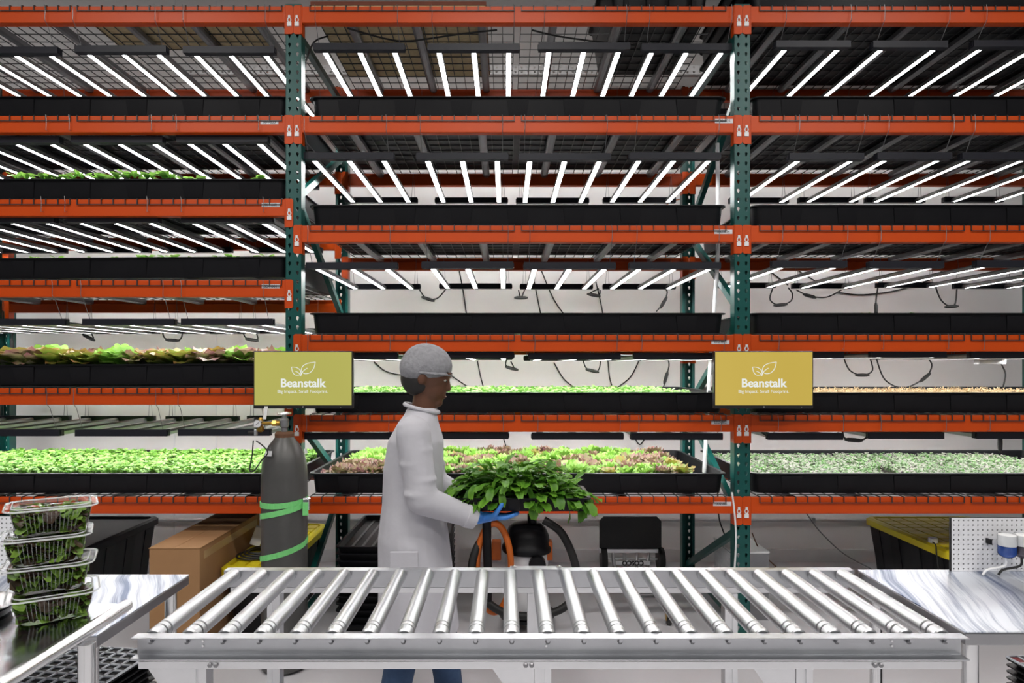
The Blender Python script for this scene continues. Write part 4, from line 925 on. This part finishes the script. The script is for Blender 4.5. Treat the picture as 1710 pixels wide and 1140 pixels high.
# pegboards and pump bottles
def pegboard(x0, nx, z0, nz, Y, label, p=0.0152):
    r = 0.0028; hole = [(r * math.cos(a), r * math.sin(a)) for a in (k * math.pi / 4 for k in range(8))]
    mb = MB(); perf_cells(mb, x0, z0, nx, nz, p, p, hole, Y, 0.004)
    t = thing('pegboard', label, 'pegboard', (x0 + nx * p / 2, Y, z0)); stuff(mb.build('perforated_sheet', M['peg'], t))
    MB().box(x0, x0 + nx * p, Y + 0.005, Y + 0.012, z0, z0 + nz * p).build('backing_board', M['dark'], t)
    return t
pegboard(PX(1589, 2.15), 50, 0.9025, 11, 2.15, 'white pegboard standing on the right steel table')
pegboard(PX(22, 2.27) - 40 * 0.0152, 40, LTZ + 0.0005, 13, 2.27, 'white pegboard standing on the left steel table')
for px, liq, lab in ((1682, 'blue_liquid', 'clear pump bottle half full of blue liquid on the pegboard'), (1708, 'purple_liquid', 'clear pump bottle with dark liquid beside the blue one')):
    x = PX(px, 2.10); z0, z1 = PZ(928, 2.1), PZ(890, 2.1); zm = PZ(911, 2.1)
    t = thing('pump_bottle', lab, 'bottle', (x, 2.10, z0), 'pump bottles on the pegboard')
    MB().lathe([(0.010, z0 - 0.006), (0.022, z0 + 0.002), (0.0255, z0 + 0.008), (0.0255, z1 - 0.004), (0.022, z1)], (x, 2.10, 0), 20).build('bottle_shell', M['clear'], t, True)
    MB().lathe([(0.009, z0 - 0.005), (0.021, z0 + 0.003), (0.0245, z0 + 0.009), (0.0245, zm)], (x, 2.10, 0), 20).build('liquid', M[liq], t, True)
    MB().lathe([(0.0245, zm + .001), (0.0245, z1 - 0.005)], (x, 2.10, 0), 20).build('frosted_top', M['white_plastic'], t, True)
    MB().box(x - 0.032, x - 0.0262, 2.128, 2.149, zm - 0.004, zm + 0.012).build('bracket', M['black_plastic'], t)
    MB().tube(smoothpath([(x - 0.004, 2.10, z0 - 0.005), (x - 0.008, 2.10, z0 - 0.03), (x - 0.06, 2.10, z0 - 0.042), (x - 0.075, 2.10, 0.906)], 5), 0.0035, 6).build('outlet_hose', M['white_plastic' if px < 1700 else 'black_rubber'], t, True)
# ------------------------------------------------------------------ things on the floor under the rack
def tote(x0, x1, y0, y1, H, lidmat, label, lines=True):
    cx, cy, W, D = (x0 + x1) / 2, (y0 + y1) / 2, x1 - x0, y1 - y0
    t = thing('storage_tote', label, 'tote', (cx, cy, 0), 'storage totes under the rack')
    MB().loft([rrect(W - 0.14, D - 0.14, 0.04, 0, 3), rrect(W - 0.03, D - 0.03, 0.05, H - 0.045, 3)]).build('tote_body', M['black_plastic'], t, True, w=False)
    hb = H - 0.05
    for s in (-1, 1):
        for k in range(4):
            y = -D * 0.36 + k * D * 0.24
            MB().loft([[(s * (W / 2 - 0.082 + 0.055 * f), y + q * 0.05, 0.03 + f * (hb - 0.04)) for q in (-1, 1)] + [(s * (W / 2 - 0.066 + 0.055 * f), y + q * 0.05, 0.03 + f * (hb - 0.04)) for q in (1, -1)] for f in (0, 1)]).build('side_panel', M['black_plastic'], t, w=False)
    L = MB().loft([rrect(W, D, 0.05, H - 0.05, 4), rrect(W, D, 0.05, H - 0.012, 4), rrect(W - 0.03, D - 0.03, 0.045, H, 4), rrect(W - 0.07, D - 0.07, 0.04, H, 4), rrect(W - 0.08, D - 0.08, 0.04, H - 0.014, 4)]).build('lid', M[lidmat], t, True, w=False)
    if lines:
        nx = max(2, int(W / 0.10)); ny = max(3, int(D / 0.10))
        for i in range(nx):
            for j in range(ny):
                a, b = (W - 0.10) / nx, (D - 0.10) / ny; px, py = -W / 2 + 0.05 + i * a, -D / 2 + 0.05 + j * b
                o = MB().box(px + 0.006, px + a - 0.006, py + 0.006, py + b - 0.006, H - 0.0138, H - 0.004).build('lid_panel', M[lidmat], L, w=False)
    return t
tote(2.555, 3.32, 3.93, 4.88, 0.475, 'yellow', 'large black tote with yellow lid under the right bay')
tote(-3.20, -2.45, 3.90, 4.85, 0.485, 'black_plastic', 'large all-black tote under the left bay', False)
tote(-1.56, -1.235, 3.70, 4.75, 0.455, 'yellow', 'black tote with yellow lid between cardboard box and gas cylinder')
t = thing('cable_coil', 'coil of black cable lying on the yellow lid behind the cardboard box', 'cable', (-1.45, 3.9, 0.456))
mb = MB()
for k in range(4): mb.tube([(-1.44 + 0.01 * k + (0.10 - 0.012 * k) * math.cos(a), 3.92 + (0.10 - 0.008 * k) * math.sin(a), 0.464 + 0.009 * k) for a in (2 * math.pi * q / 24 for q in range(24))], 0.0055, 6, closed=True)
stuff(mb.build('cable_loops', M['black_rubber'], t, True))
mb = MB().box(-0.03, 0.03, -0.02, 0.02, 0, 0.11); o = mb.build('power_adapter', M['white_plastic'], bev=0.004); o.location = (PX(428, 4.15), 4.12, 0.468); o.rotation_euler = (0.0, 0.35, 0.3)
tag(o, 'small white power adapter leaning beside the coil of cable', 'adapter')
# cardboard box
t = thing('cardboard_box', 'tall brown cardboard box standing on the floor left of the cylinder', 'box', (-1.70, 3.92, 0))
MB().box(-1.83, -1.57, 3.50, 4.35, 0, 0.610).build('carton', M['cardboard'], t, bev=0.003)
for x0, x1 in ((-1.832, -1.701), (-1.699, -1.568)): MB().box(x0, x1, 3.498, 4.352, 0.6105, 0.6145).build('flap', M['cardboard'], t)
MB().box(-1.5698, -1.5685, 3.55, 4.3, 0.545, 0.585).build('tape_strip', pmat('tape', lin(176, 146, 104), None, 30, 0.35), t)
# black trays stacked on the floor behind the person
SH2 = MB().loft([rrect(0.60, 0.80, 0.02, 0, 3), rrect(0.62, 0.82, 0.025, 0.036, 3), rrect(0.64, 0.85, 0.03, 0.036, 3), rrect(0.64, 0.85, 0.03, 0.041, 3), rrect(0.61, 0.81, 0.025, 0.041, 3), rrect(0.59, 0.79, 0.02, 0.012, 3)]).mesh('tray_shell', M['black_plastic'], True, 40)
RDG = MB().box(-0.008, 0.008, -0.37, 0.37, 0.0121, 0.017).mesh('floor_ridge', M['channel'])
for k in range(12):
    nm = 'topmost' if k == 11 else ('lowest' if k == 0 else NTH[k] + ' from the floor')
    t = thing('shallow_tray', f'shallow black tray, {nm} in the stack left of the person', 'tray', (-0.675, 4.385, k * 0.0415), 'shallow black trays stacked on the floor')
    inst('tray_shell', SH2, t)
    if k == 11:
        for q in range(9): inst('floor_ridge', RDG, t, (-0.24 + q * 0.06, 0, 0))
# shop vacuum
VY = 4.08; vx = PX(880, VY)
t = thing('shop_vacuum', 'black and orange shop vacuum with coiled hoses under the middle bay', 'vacuum cleaner', (vx, VY, 0))
V = lambda a, b, y=VY: (PX(a, y), y, PZ(b, y))
MB().lathe([(0.118, 0.10), (0.125, 0.14), (0.128, 0.45), (0.132, 0.46)], (vx, VY, 0), 32).build('tank', M['label'], t, True)
MB().lathe([(0.145, 0.445), (0.15, 0.455), (0.15, 0.475), (0.138, 0.49), (0.130, 0.54), (0.11, 0.585), (0.085, 0.605), (0.04, 0.612)], (vx, VY, 0), 32).build('motor_head', M['black_plastic'], t, True, angle=60)
MB().rod((vx + 0.03, VY, 0.60), (vx + 0.03, VY, 0.69), 0.028, 16).build('exhaust_stub', M['black_plastic'], t, True)
MB().lathe([(0.046, -0.05), (0.050, -0.045), (0.050, 0.02), (0.03, 0.03)], (vx + 0.055, VY - 0.12, 0.40), 20, 'y').build('hose_port', M['black_plastic'], t, True)
for px, py in ((829, 915), (914, 915)): 
    x, _, z = V(px, py); MB().box(x - 0.028, x + 0.028, VY - 0.05, VY + 0.02, z - 0.06, z + 0.05).build('latch', M['rust_orange'], t, bev=0.006)
MB().lathe([(0.13, 0.055), (0.165, 0.06), (0.17, 0.08), (0.13, 0.10)], (vx, VY, 0), 28).build('dolly', M['black_plastic'], t, True)
for a in (45, 135, 225, 315):
    x, y = vx + 0.15 * math.cos(math.radians(a)), VY + 0.15 * math.sin(math.radians(a))
    c = MB().lathe([(0.02, -0.012), (0.028, -0.008), (0.028, 0.008), (0.02, 0.012)], (x, y, 0.0285), 16, 'x').build('caster', M['black_rubber'], t, True)
MB().tube(smoothpath([V(908, 868, 4.0), V(938, 890, 3.98), V(960, 940, 3.98), V(962, 985, 3.98), V(940, 1015, 3.96), V(895, 1028, 3.93), V(840, 1022, 3.9), V(800, 990, 3.9), V(788, 950, 3.9), V(796, 915, 3.92), V(812, 892, 3.95)], 6), 0.0235, 12).build('black_hose', M['black_rubber'], t, True)
MB().tube([(PX(825, 3.93) + 0.098 * math.cos(a), 3.93 - 0.02 * math.sin(a), PZ(948, 3.93) + 0.262 * math.sin(a)) for a in (2 * math.pi * k / 36 for k in range(36))], 0.019, 10, closed=True).build('orange_hose', M['rust_orange'], t, True)
MB().tube([V(813, 858, 3.9), V(813, 900, 3.9), V(815, 960, 3.9), V(815, 1010, 3.9)], [0.027, 0.025, 0.025, 0.022], 14).build('wand', M['black_plastic'], t, True)
# folded hand truck, upside down against the wall
HY = 4.80; t = thing('hand_truck', 'folded hand truck leaning upside down against the wall under the middle bay', 'hand truck', (PX(1053, HY), HY, 0))
H_ = lambda a, b, y=HY: (PX(a, y), y, PZ(b, y))
x0, _, zt_ = H_(1001, 862); x1, _, zb_ = H_(1104, 915)
MB().prism([(x0, zb_), (x1, zb_), (x1, zt_ - 0.03), (x1 - 0.03, zt_), (x0 + 0.03, zt_), (x0, zt_ - 0.03)], HY - 0.012, HY + 0.012, 'y').build('nose_plate', M['black_rubber'], t, bev=0.004)
for a, b in ((1030, 935), (1075, 1062)):
    pass
for pa, pb in ((1022, 1030), (1042, 1046), (1064, 1062), (1084, 1078)):
    MB().tube([H_(pa, 916), (PX(pb, HY - 0.1), HY - 0.10, 0.03)], 0.011, 10).build('frame_tube', M['alu'], t, True)
MB().box(PX(1000, HY), PX(1107, HY), HY - 0.02, HY + 0.01, PZ(922, HY), PZ(915, HY)).build('hinge_bar', M['alu'], t, bev=0.003)
xb0, _, zc = H_(1026, 935); xb1, _, _ = H_(1082, 935)
cb = MB().box(xb0, xb1, HY - 0.066, HY - 0.06, zc - 0.013, zc + 0.015).build('cross_plate', M['alu'], t)
q = text_mesh('brand_text', 'COSCO', 0.02, ((xb0 + xb1) / 2, HY - 0.0665, zc), M['ink'], None, spin=180, width=0.15, bold=0.001); q.parent = cb
MB().rod((PX(1005, HY), HY, 0.19), (PX(1106, HY), HY, 0.19), 0.008, 10).build('axle', M['alu'], t, True)
for px in (1008, 1103): MB().lathe([(0.05, -0.022), (0.078, -0.02), (0.082, -0.012), (0.082, 0.012), (0.078, 0.02), (0.05, 0.022)], (PX(px, HY), HY, 0.19), 24, 'x').build('wheel', M['black_rubber'], t, True)
for z_, dx in ((0.035, 0.0), (0.06, 0.02)): MB().tube(smoothpath([(PX(1030, HY) + dx, HY - 0.10, z_), (PX(1035, HY), HY - 0.25, z_), (PX(1060, HY), HY - 0.28, z_), (PX(1092, HY), HY - 0.24, z_), (PX(1080, HY) - dx, HY - 0.10, z_)], 6), 0.008, 8).build('handle_loop', M['alu'], t, True)
# loose caster near the post
cy_ = 4.08; cx_ = PX(1117, cy_); t = thing('swivel_caster', 'brass coloured swivel caster on the floor below the hand truck', 'caster', (cx_, cy_, 0))
MB().lathe([(0.03, -0.014), (0.036, -0.01), (0.036, 0.01), (0.03, 0.014)], (cx_, cy_, 0.0362), 20, 'x').build('wheel', M['black_rubber'], t, True)
for s in (-1, 1): MB().prism([(cy_ - 0.016, 0.03), (cy_ + 0.016, 0.03), (cy_ + 0.028, 0.10), (cy_ - 0.028, 0.10)], cx_ + s * 0.017, cx_ + s * 0.020, 'x').build('fork', M['brass'], t)
MB().lathe([(0.034, 0.10), (0.034, 0.112), (0.025, 0.118)], (cx_, cy_, 0), 18).build('swivel_plate', M['brass'], t, True)
# perforated appliance behind the right post
t = thing('air_purifier', 'grey box appliance with perforated side behind the post', 'appliance', (1.48, 4.33, 0))
pm = MB(); sl = [(0.0045, 0), (0.0045, 0.011), (0, 0.013), (-0.0045, 0.011), (-0.0045, 0), (-0.0045, -0.011), (0, -0.013), (0.0045, -0.011)]
perf_cells(pm, 0, 0.03, 16, 12, 0.0215, 0.031, sl, 0, 0.003)
for i in range(len(pm.v)): x_, y_, z_ = pm.v[i]; pm.v[i] = (1.372 + y_, 4.50 - x_, z_)
stuff(pm.build('perforated_panel', M['white_plastic'], t))
MB().box(1.378, 1.60, 4.155, 4.505, 0, 0.405).build('cabinet', M['channel'], t); MB().box(1.37, 1.605, 4.15, 4.51, 0.4055, 0.418).build('top_cover', M['white_plastic'], t, bev=0.004)
# plug and cord on the right tote
px_, py_ = PX(1550, 4.1), 4.1
t = thing('smart_plug', 'round white plug lying on the yellow lid under the right bay', 'plug', (px_ + .06, py_ + .05, 0.472))
MB().lathe([(0.02, 0), (0.026, 0.004), (0.026, 0.028), (0.02, 0.033)], (px_ + .06, py_ + .05, 0.4722), 20).build('plug_body', M['white_plastic'], t, True)
cord([(px_ + .04, 4.12, 0.484), (2.55, 4.05, 0.482), (2.543, 4.03, 0.42), (2.56, 4.02, 0.25), (2.55, 4.0, 0.12)], 'black cord hanging over the side of the tote with yellow lid', 0.004)

# ------------------------------------------------------------------ the walking person with a tray of greens
PYC = 2.85
P = thing('person', 'person in white coat and hair net walking right, carrying a tray of greens', 'person', (-0.36, PYC, 0))
def ellr(z, cx, rx, ry, cy=PYC, n=24): return [(cx + rx * math.cos(a), cy + ry * math.sin(a), z) for a in (2 * math.pi * k / n for k in range(n))]
SHL = {s: [Vector((-0.365, PYC + s * 0.165, 1.285)), Vector((-0.325, PYC + s * 0.205, 1.03)), Vector((-0.135, PYC + s * 0.135, 0.945))] for s in (-1, 1)}
LEGJ = {-1: [Vector((-0.385, PYC - 0.09, 0.86)), Vector((-0.40, PYC - 0.09, 0.48)), Vector((-0.475, PYC - 0.09, 0.10))], 1: [Vector((-0.38, PYC + 0.09, 0.86)), Vector((-0.29, PYC + 0.09, 0.49)), Vector((-0.235, PYC + 0.09, 0.09))]}
b = MB()
hc = Vector((-0.325, PYC, 1.518)); tilt = Matrix.Rotation(math.radians(14), 3, 'Y')
h = lambda x, y, z: hc + tilt @ Vector((x, y, z))
b.ellipsoid(hc, (0.094, 0.074, 0.100), 20, 14, tilt)
b.ellipsoid(h(0.026, 0, -0.055), (0.066, 0.058, 0.075), 18, 12, tilt)          # face and jaw
b.ellipsoid(h(0.066, 0, -0.108), (0.024, 0.030, 0.022), 14, 8, tilt)            # chin
b.capsule(h(0.084, 0, -0.005), h(0.100, 0, -0.043), 0.008, 0.0115)               # nose
b.ellipsoid(h(0.084, 0, -0.078), (0.012, 0.024, 0.014), 12, 8, tilt)            # lips
b.ellipsoid(h(0.085, 0, 0.018), (0.014, 0.05, 0.010), 14, 8, tilt)              # brow
for s in (-1, 1): b.ellipsoid(h(-0.012, s * 0.076, -0.025), (0.018, 0.009, 0.030), 12, 8, tilt)   # ears
b.capsule((-0.352, PYC, 1.30), (-0.335, PYC, 1.43), 0.054, 0.050, 16)
b.loft([ellr(0.84, -0.385, 0.10, 0.145), ellr(0.98, -0.385, 0.09, 0.13), ellr(1.12, -0.38, 0.095, 0.14), ellr(1.24, -0.37, 0.088, 0.15), ellr(1.31, -0.36, 0.06, 0.11)])
for s in (-1, 1):
    a, e, w_ = SHL[s]; b.capsule(a, e, 0.046, 0.038); b.capsule(e, w_, 0.036, 0.019); b.capsule(w_, w_ + Vector((0.05, 0, 0.0)), 0.015, 0.011)
    a, k_, n_ = LEGJ[s]; b.capsule(a, k_, 0.078, 0.052); b.capsule(k_, n_, 0.052, 0.036); b.capsule(n_, n_ + Vector((0.11, 0, -0.055)), 0.034, 0.026)
fuse(b, 'body', M['skin'], 0.0065, 3, P)
for s in (-1, 1):
    e_ = MB().ellipsoid(h(0.0765, s * 0.030, -0.012), (0.0085, 0.012, 0.006), 12, 8).build('eye', M['eye'], P, True)
    MB().ellipsoid(h(0.0845, s * 0.031, -0.013), (0.003, 0.0055, 0.0055), 10, 6).build('iris', M['hair'], e_, True)
    MB().capsule(h(0.094, s * 0.012, 0.022), h(0.080, s * 0.048, 0.024), 0.0035, 0.0025).build('eyebrow', M['hair'], P, True)
MB().capsule(h(0.0935, -0.018, -0.079), h(0.0935, 0.018, -0.079), 0.0035, 0.0035).build('mouth', M['lip'], P, True)
hb_ = MB().ellipsoid(h(-0.030, 0, -0.030), (0.080, 0.076, 0.078), 18, 12, tilt); fuse(hb_, 'hair', M['hair'], 0.006, 2, P)
cp = MB().ellipsoid(h(-0.012, 0, 0.034), (0.106, 0.092, 0.088), 22, 14, tilt); cp.ellipsoid(h(-0.045, 0, 0.012), (0.080, 0.090, 0.080), 18, 12, tilt)
cpo = fuse(cp, 'hair_net', M['cap'], 0.007, 3, P); cpo['label'] = 'grey bouffant hair net'
pts = [h(0.100 * math.cos(a) - 0.006, 0.083 * math.sin(a), 0.016 - 0.030 * (1 - math.cos(a)) * 0.5) for a in (2 * math.pi * k / 28 for k in range(28))]
MB().tube(pts, 0.006, 8, closed=True).build('elastic_band', M['cap'], cpo, True)
ct = MB()
ct.loft([ellr(0.45, -0.365, 0.170, 0.215), ellr(0.60, -0.37, 0.160, 0.215), ellr(0.84, -0.385, 0.146, 0.205), ellr(0.98, -0.388, 0.126, 0.178), ellr(1.12, -0.385, 0.124, 0.175), ellr(1.24, -0.375, 0.114, 0.185), ellr(1.315, -0.365, 0.082, 0.14), ellr(1.350, -0.355, 0.066, 0.085), ellr(1.375, -0.350, 0.064, 0.070)])
for s in (-1, 1):
    a, e, w_ = SHL[s]; ct.capsule(a, e, 0.070, 0.060, 16); ct.capsule(e, w_ + (w_ - e).normalized() * -0.01, 0.060, 0.043, 16)
    for q in range(4): ct.ellipsoid(a.lerp(e, 0.25 + q * 0.22) + Vector((0.008 * (-1) ** q, s * 0.006, 0)), (0.066, 0.062, 0.018), 14, 8)
for q, (dx, dy, w2) in enumerate(((-0.12, -0.15, .03), (0.02, -0.19, .03), (0.12, -0.12, .03), (-0.15, 0.05, .03), (0.0, 0.19, .03))):
    ct.capsule((-0.372 + dx, PYC + dy, 0.47), (-0.385 + dx * .6, PYC + dy * .75, 0.90), w2, 0.018)
co = fuse(ct, 'coat', M['coat'], 0.008, 5, P); co['label'] = 'long white lab coat'
MB().tube([(-0.352 + 0.070 * math.cos(a), PYC + 0.073 * math.sin(a), 1.372 - 0.018 * math.cos(a)) for a in (2 * math.pi * k / 24 for k in range(24))], 0.0085, 8, closed=True).build('collar', M['coat'], co, True)
for s in (-1, 1):
    a, e, w_ = SHL[s]; d = (w_ - e).normalized(); MB().tube([w_ - d * 0.035, w_ - d * 0.03, w_ + d * 0.012, w_ + d * 0.014], [0.040, 0.047, 0.044, 0.036], 18).build('cuff', M['coat'], co, True)
    MB().box(-0.45, -0.34, PYC + s * 0.206 - 0.005, PYC + s * 0.206 + 0.005, 0.70, 0.83).build('pocket', M['coat'], co, bev=0.004)
MB().box(-0.495, -0.487, PYC - 0.004, PYC + 0.004, 0.47, 0.95).build('back_vent', M['coat'], co)
jn = MB(); jn.loft([ellr(0.80, -0.385, 0.115, 0.16), ellr(0.90, -0.385, 0.112, 0.155)])
for s in (-1, 1): a, k_, n_ = LEGJ[s]; jn.capsule(a, k_, 0.084, 0.068, 16); jn.capsule(k_, n_ + (n_ - k_).normalized() * -0.02, 0.070, 0.058, 16)
fuse(jn, 'jeans', M['jeans'], 0.009, 3, P)
for s in (-1, 1):
    n_ = LEGJ[s][2]; sm = MB(); sm.ellipsoid(n_ + Vector((0.075, 0, -0.052)), (0.125, 0.046, 0.036), 18, 10); sm.ellipsoid(n_ + Vector((-0.005, 0, -0.025)), (0.052, 0.046, 0.055), 16, 10); sm.box(n_.x - 0.05, n_.x + 0.19, n_.y - 0.04, n_.y + 0.04, n_.z - 0.096 if s < 0 else n_.z - 0.086, n_.z - 0.065)
    fuse(sm, 'shoe', M['shoe'], 0.006, 3, P)
TZ = 0.968
for s in (-1, 1):
    w_ = SHL[s][2]; g = MB(); pc = Vector((-0.062, PYC + s * 0.112, 0.944))
    g.capsule(w_ - Vector((0.03, 0, -0.012)), w_ + Vector((0.025, 0, 0)), 0.032, 0.027)
    g.capsule(w_ + Vector((0.02, 0, 0)), pc, 0.026, 0.020)
    g.ellipsoid(pc, (0.046, 0.040, 0.015), 16, 10)
    for q, (dy, ln) in enumerate(((-0.030, 0.062), (-0.010, 0.076), (0.010, 0.080), (0.029, 0.070))):
        yo = pc.y - s * dy; p0 = Vector((pc.x + 0.030, yo, 0.945)); p1 = p0 + Vector((ln * 0.5, 0, 0.0)); p2 = p1 + Vector((ln * 0.3, 0, 0.006)); p3 = p2 + Vector((ln * 0.2, 0, 0.006))
        g.capsule(p0, p1, 0.0098, 0.0090, 10); g.capsule(p1, p2, 0.0090, 0.0082, 10); g.capsule(p2, p3, 0.0082, 0.0075, 10)
    th0 = pc + Vector((-0.010, s * 0.030, 0.0)); th1 = Vector((pc.x + 0.016, PYC + s * 0.157, 0.960)); th2 = Vector((pc.x + 0.036, PYC + s * 0.159, 0.986)); th3 = Vector((pc.x + 0.046, PYC + s * 0.1585, 1.002))
    g.capsule(th0, th1, 0.014, 0.0112, 10); g.capsule(th1, th2, 0.0112, 0.0095, 10); g.capsule(th2, th3, 0.0095, 0.0085, 10)
    fuse(g, 'glove', M['glove'], 0.0036, 2, P)['label'] = 'blue rubber glove'
t = thing('carried_tray', 'black tray carried by the person', 'tray', (0.06, PYC, TZ))
MB().loft([rrect(0.50, 0.25, 0.015, 0, 3), rrect(0.535, 0.278, 0.02, 0.05, 3), rrect(0.56, 0.295, 0.022, 0.05, 3), rrect(0.56, 0.295, 0.022, 0.055, 3), rrect(0.53, 0.272, 0.02, 0.055, 3), rrect(0.495, 0.245, 0.015, 0.006, 3)]).build('tray_shell', M['black_plastic'], t, True, w=False)
for k in range(9): MB().box(-0.24 + k * 0.06 - 0.006, -0.24 + k * 0.06 + 0.006, -0.143, -0.128, 0.004, 0.05).build('rib', M['black_plastic'], t, w=False)
rg_ = random.Random(5); gm = MB()
for k in range(430):
    u, v = rg_.uniform(-1, 1), rg_.uniform(-1, 1); x, y = u * 0.25, v * 0.12
    hgt = max(0.03, 0.17 * (1 - 0.75 * abs(u + 0.1) ** 2) * (1 - 0.25 * v * v)); z = 0.012 + hgt * rg_.uniform(0.15, 0.95)
    out = math.atan2(v * 0.6, u + rg_.uniform(-.5, .5)); edge = max(abs(u), abs(v))
    leaf(gm, (x, y, z), out + rg_.uniform(-.7, .7), rg_.uniform(-.1, 1.1) - (0.5 if edge > .8 else 0), rg_.uniform(0.06, 0.11), rg_.uniform(0.022, 0.036), rg_.uniform(0.6, 2.0), 0.05, rg_, rg_.uniform(0, .4), rg_.uniform(.3, 1.1), 4, 2)
lv = gm.build('leafy_greens', M['kale'], None, True, angle=0); lv.location = (0.06, PYC, TZ); tag(lv, 'heap of dark green leaves piled on the carried tray', 'greens', None, 'stuff')
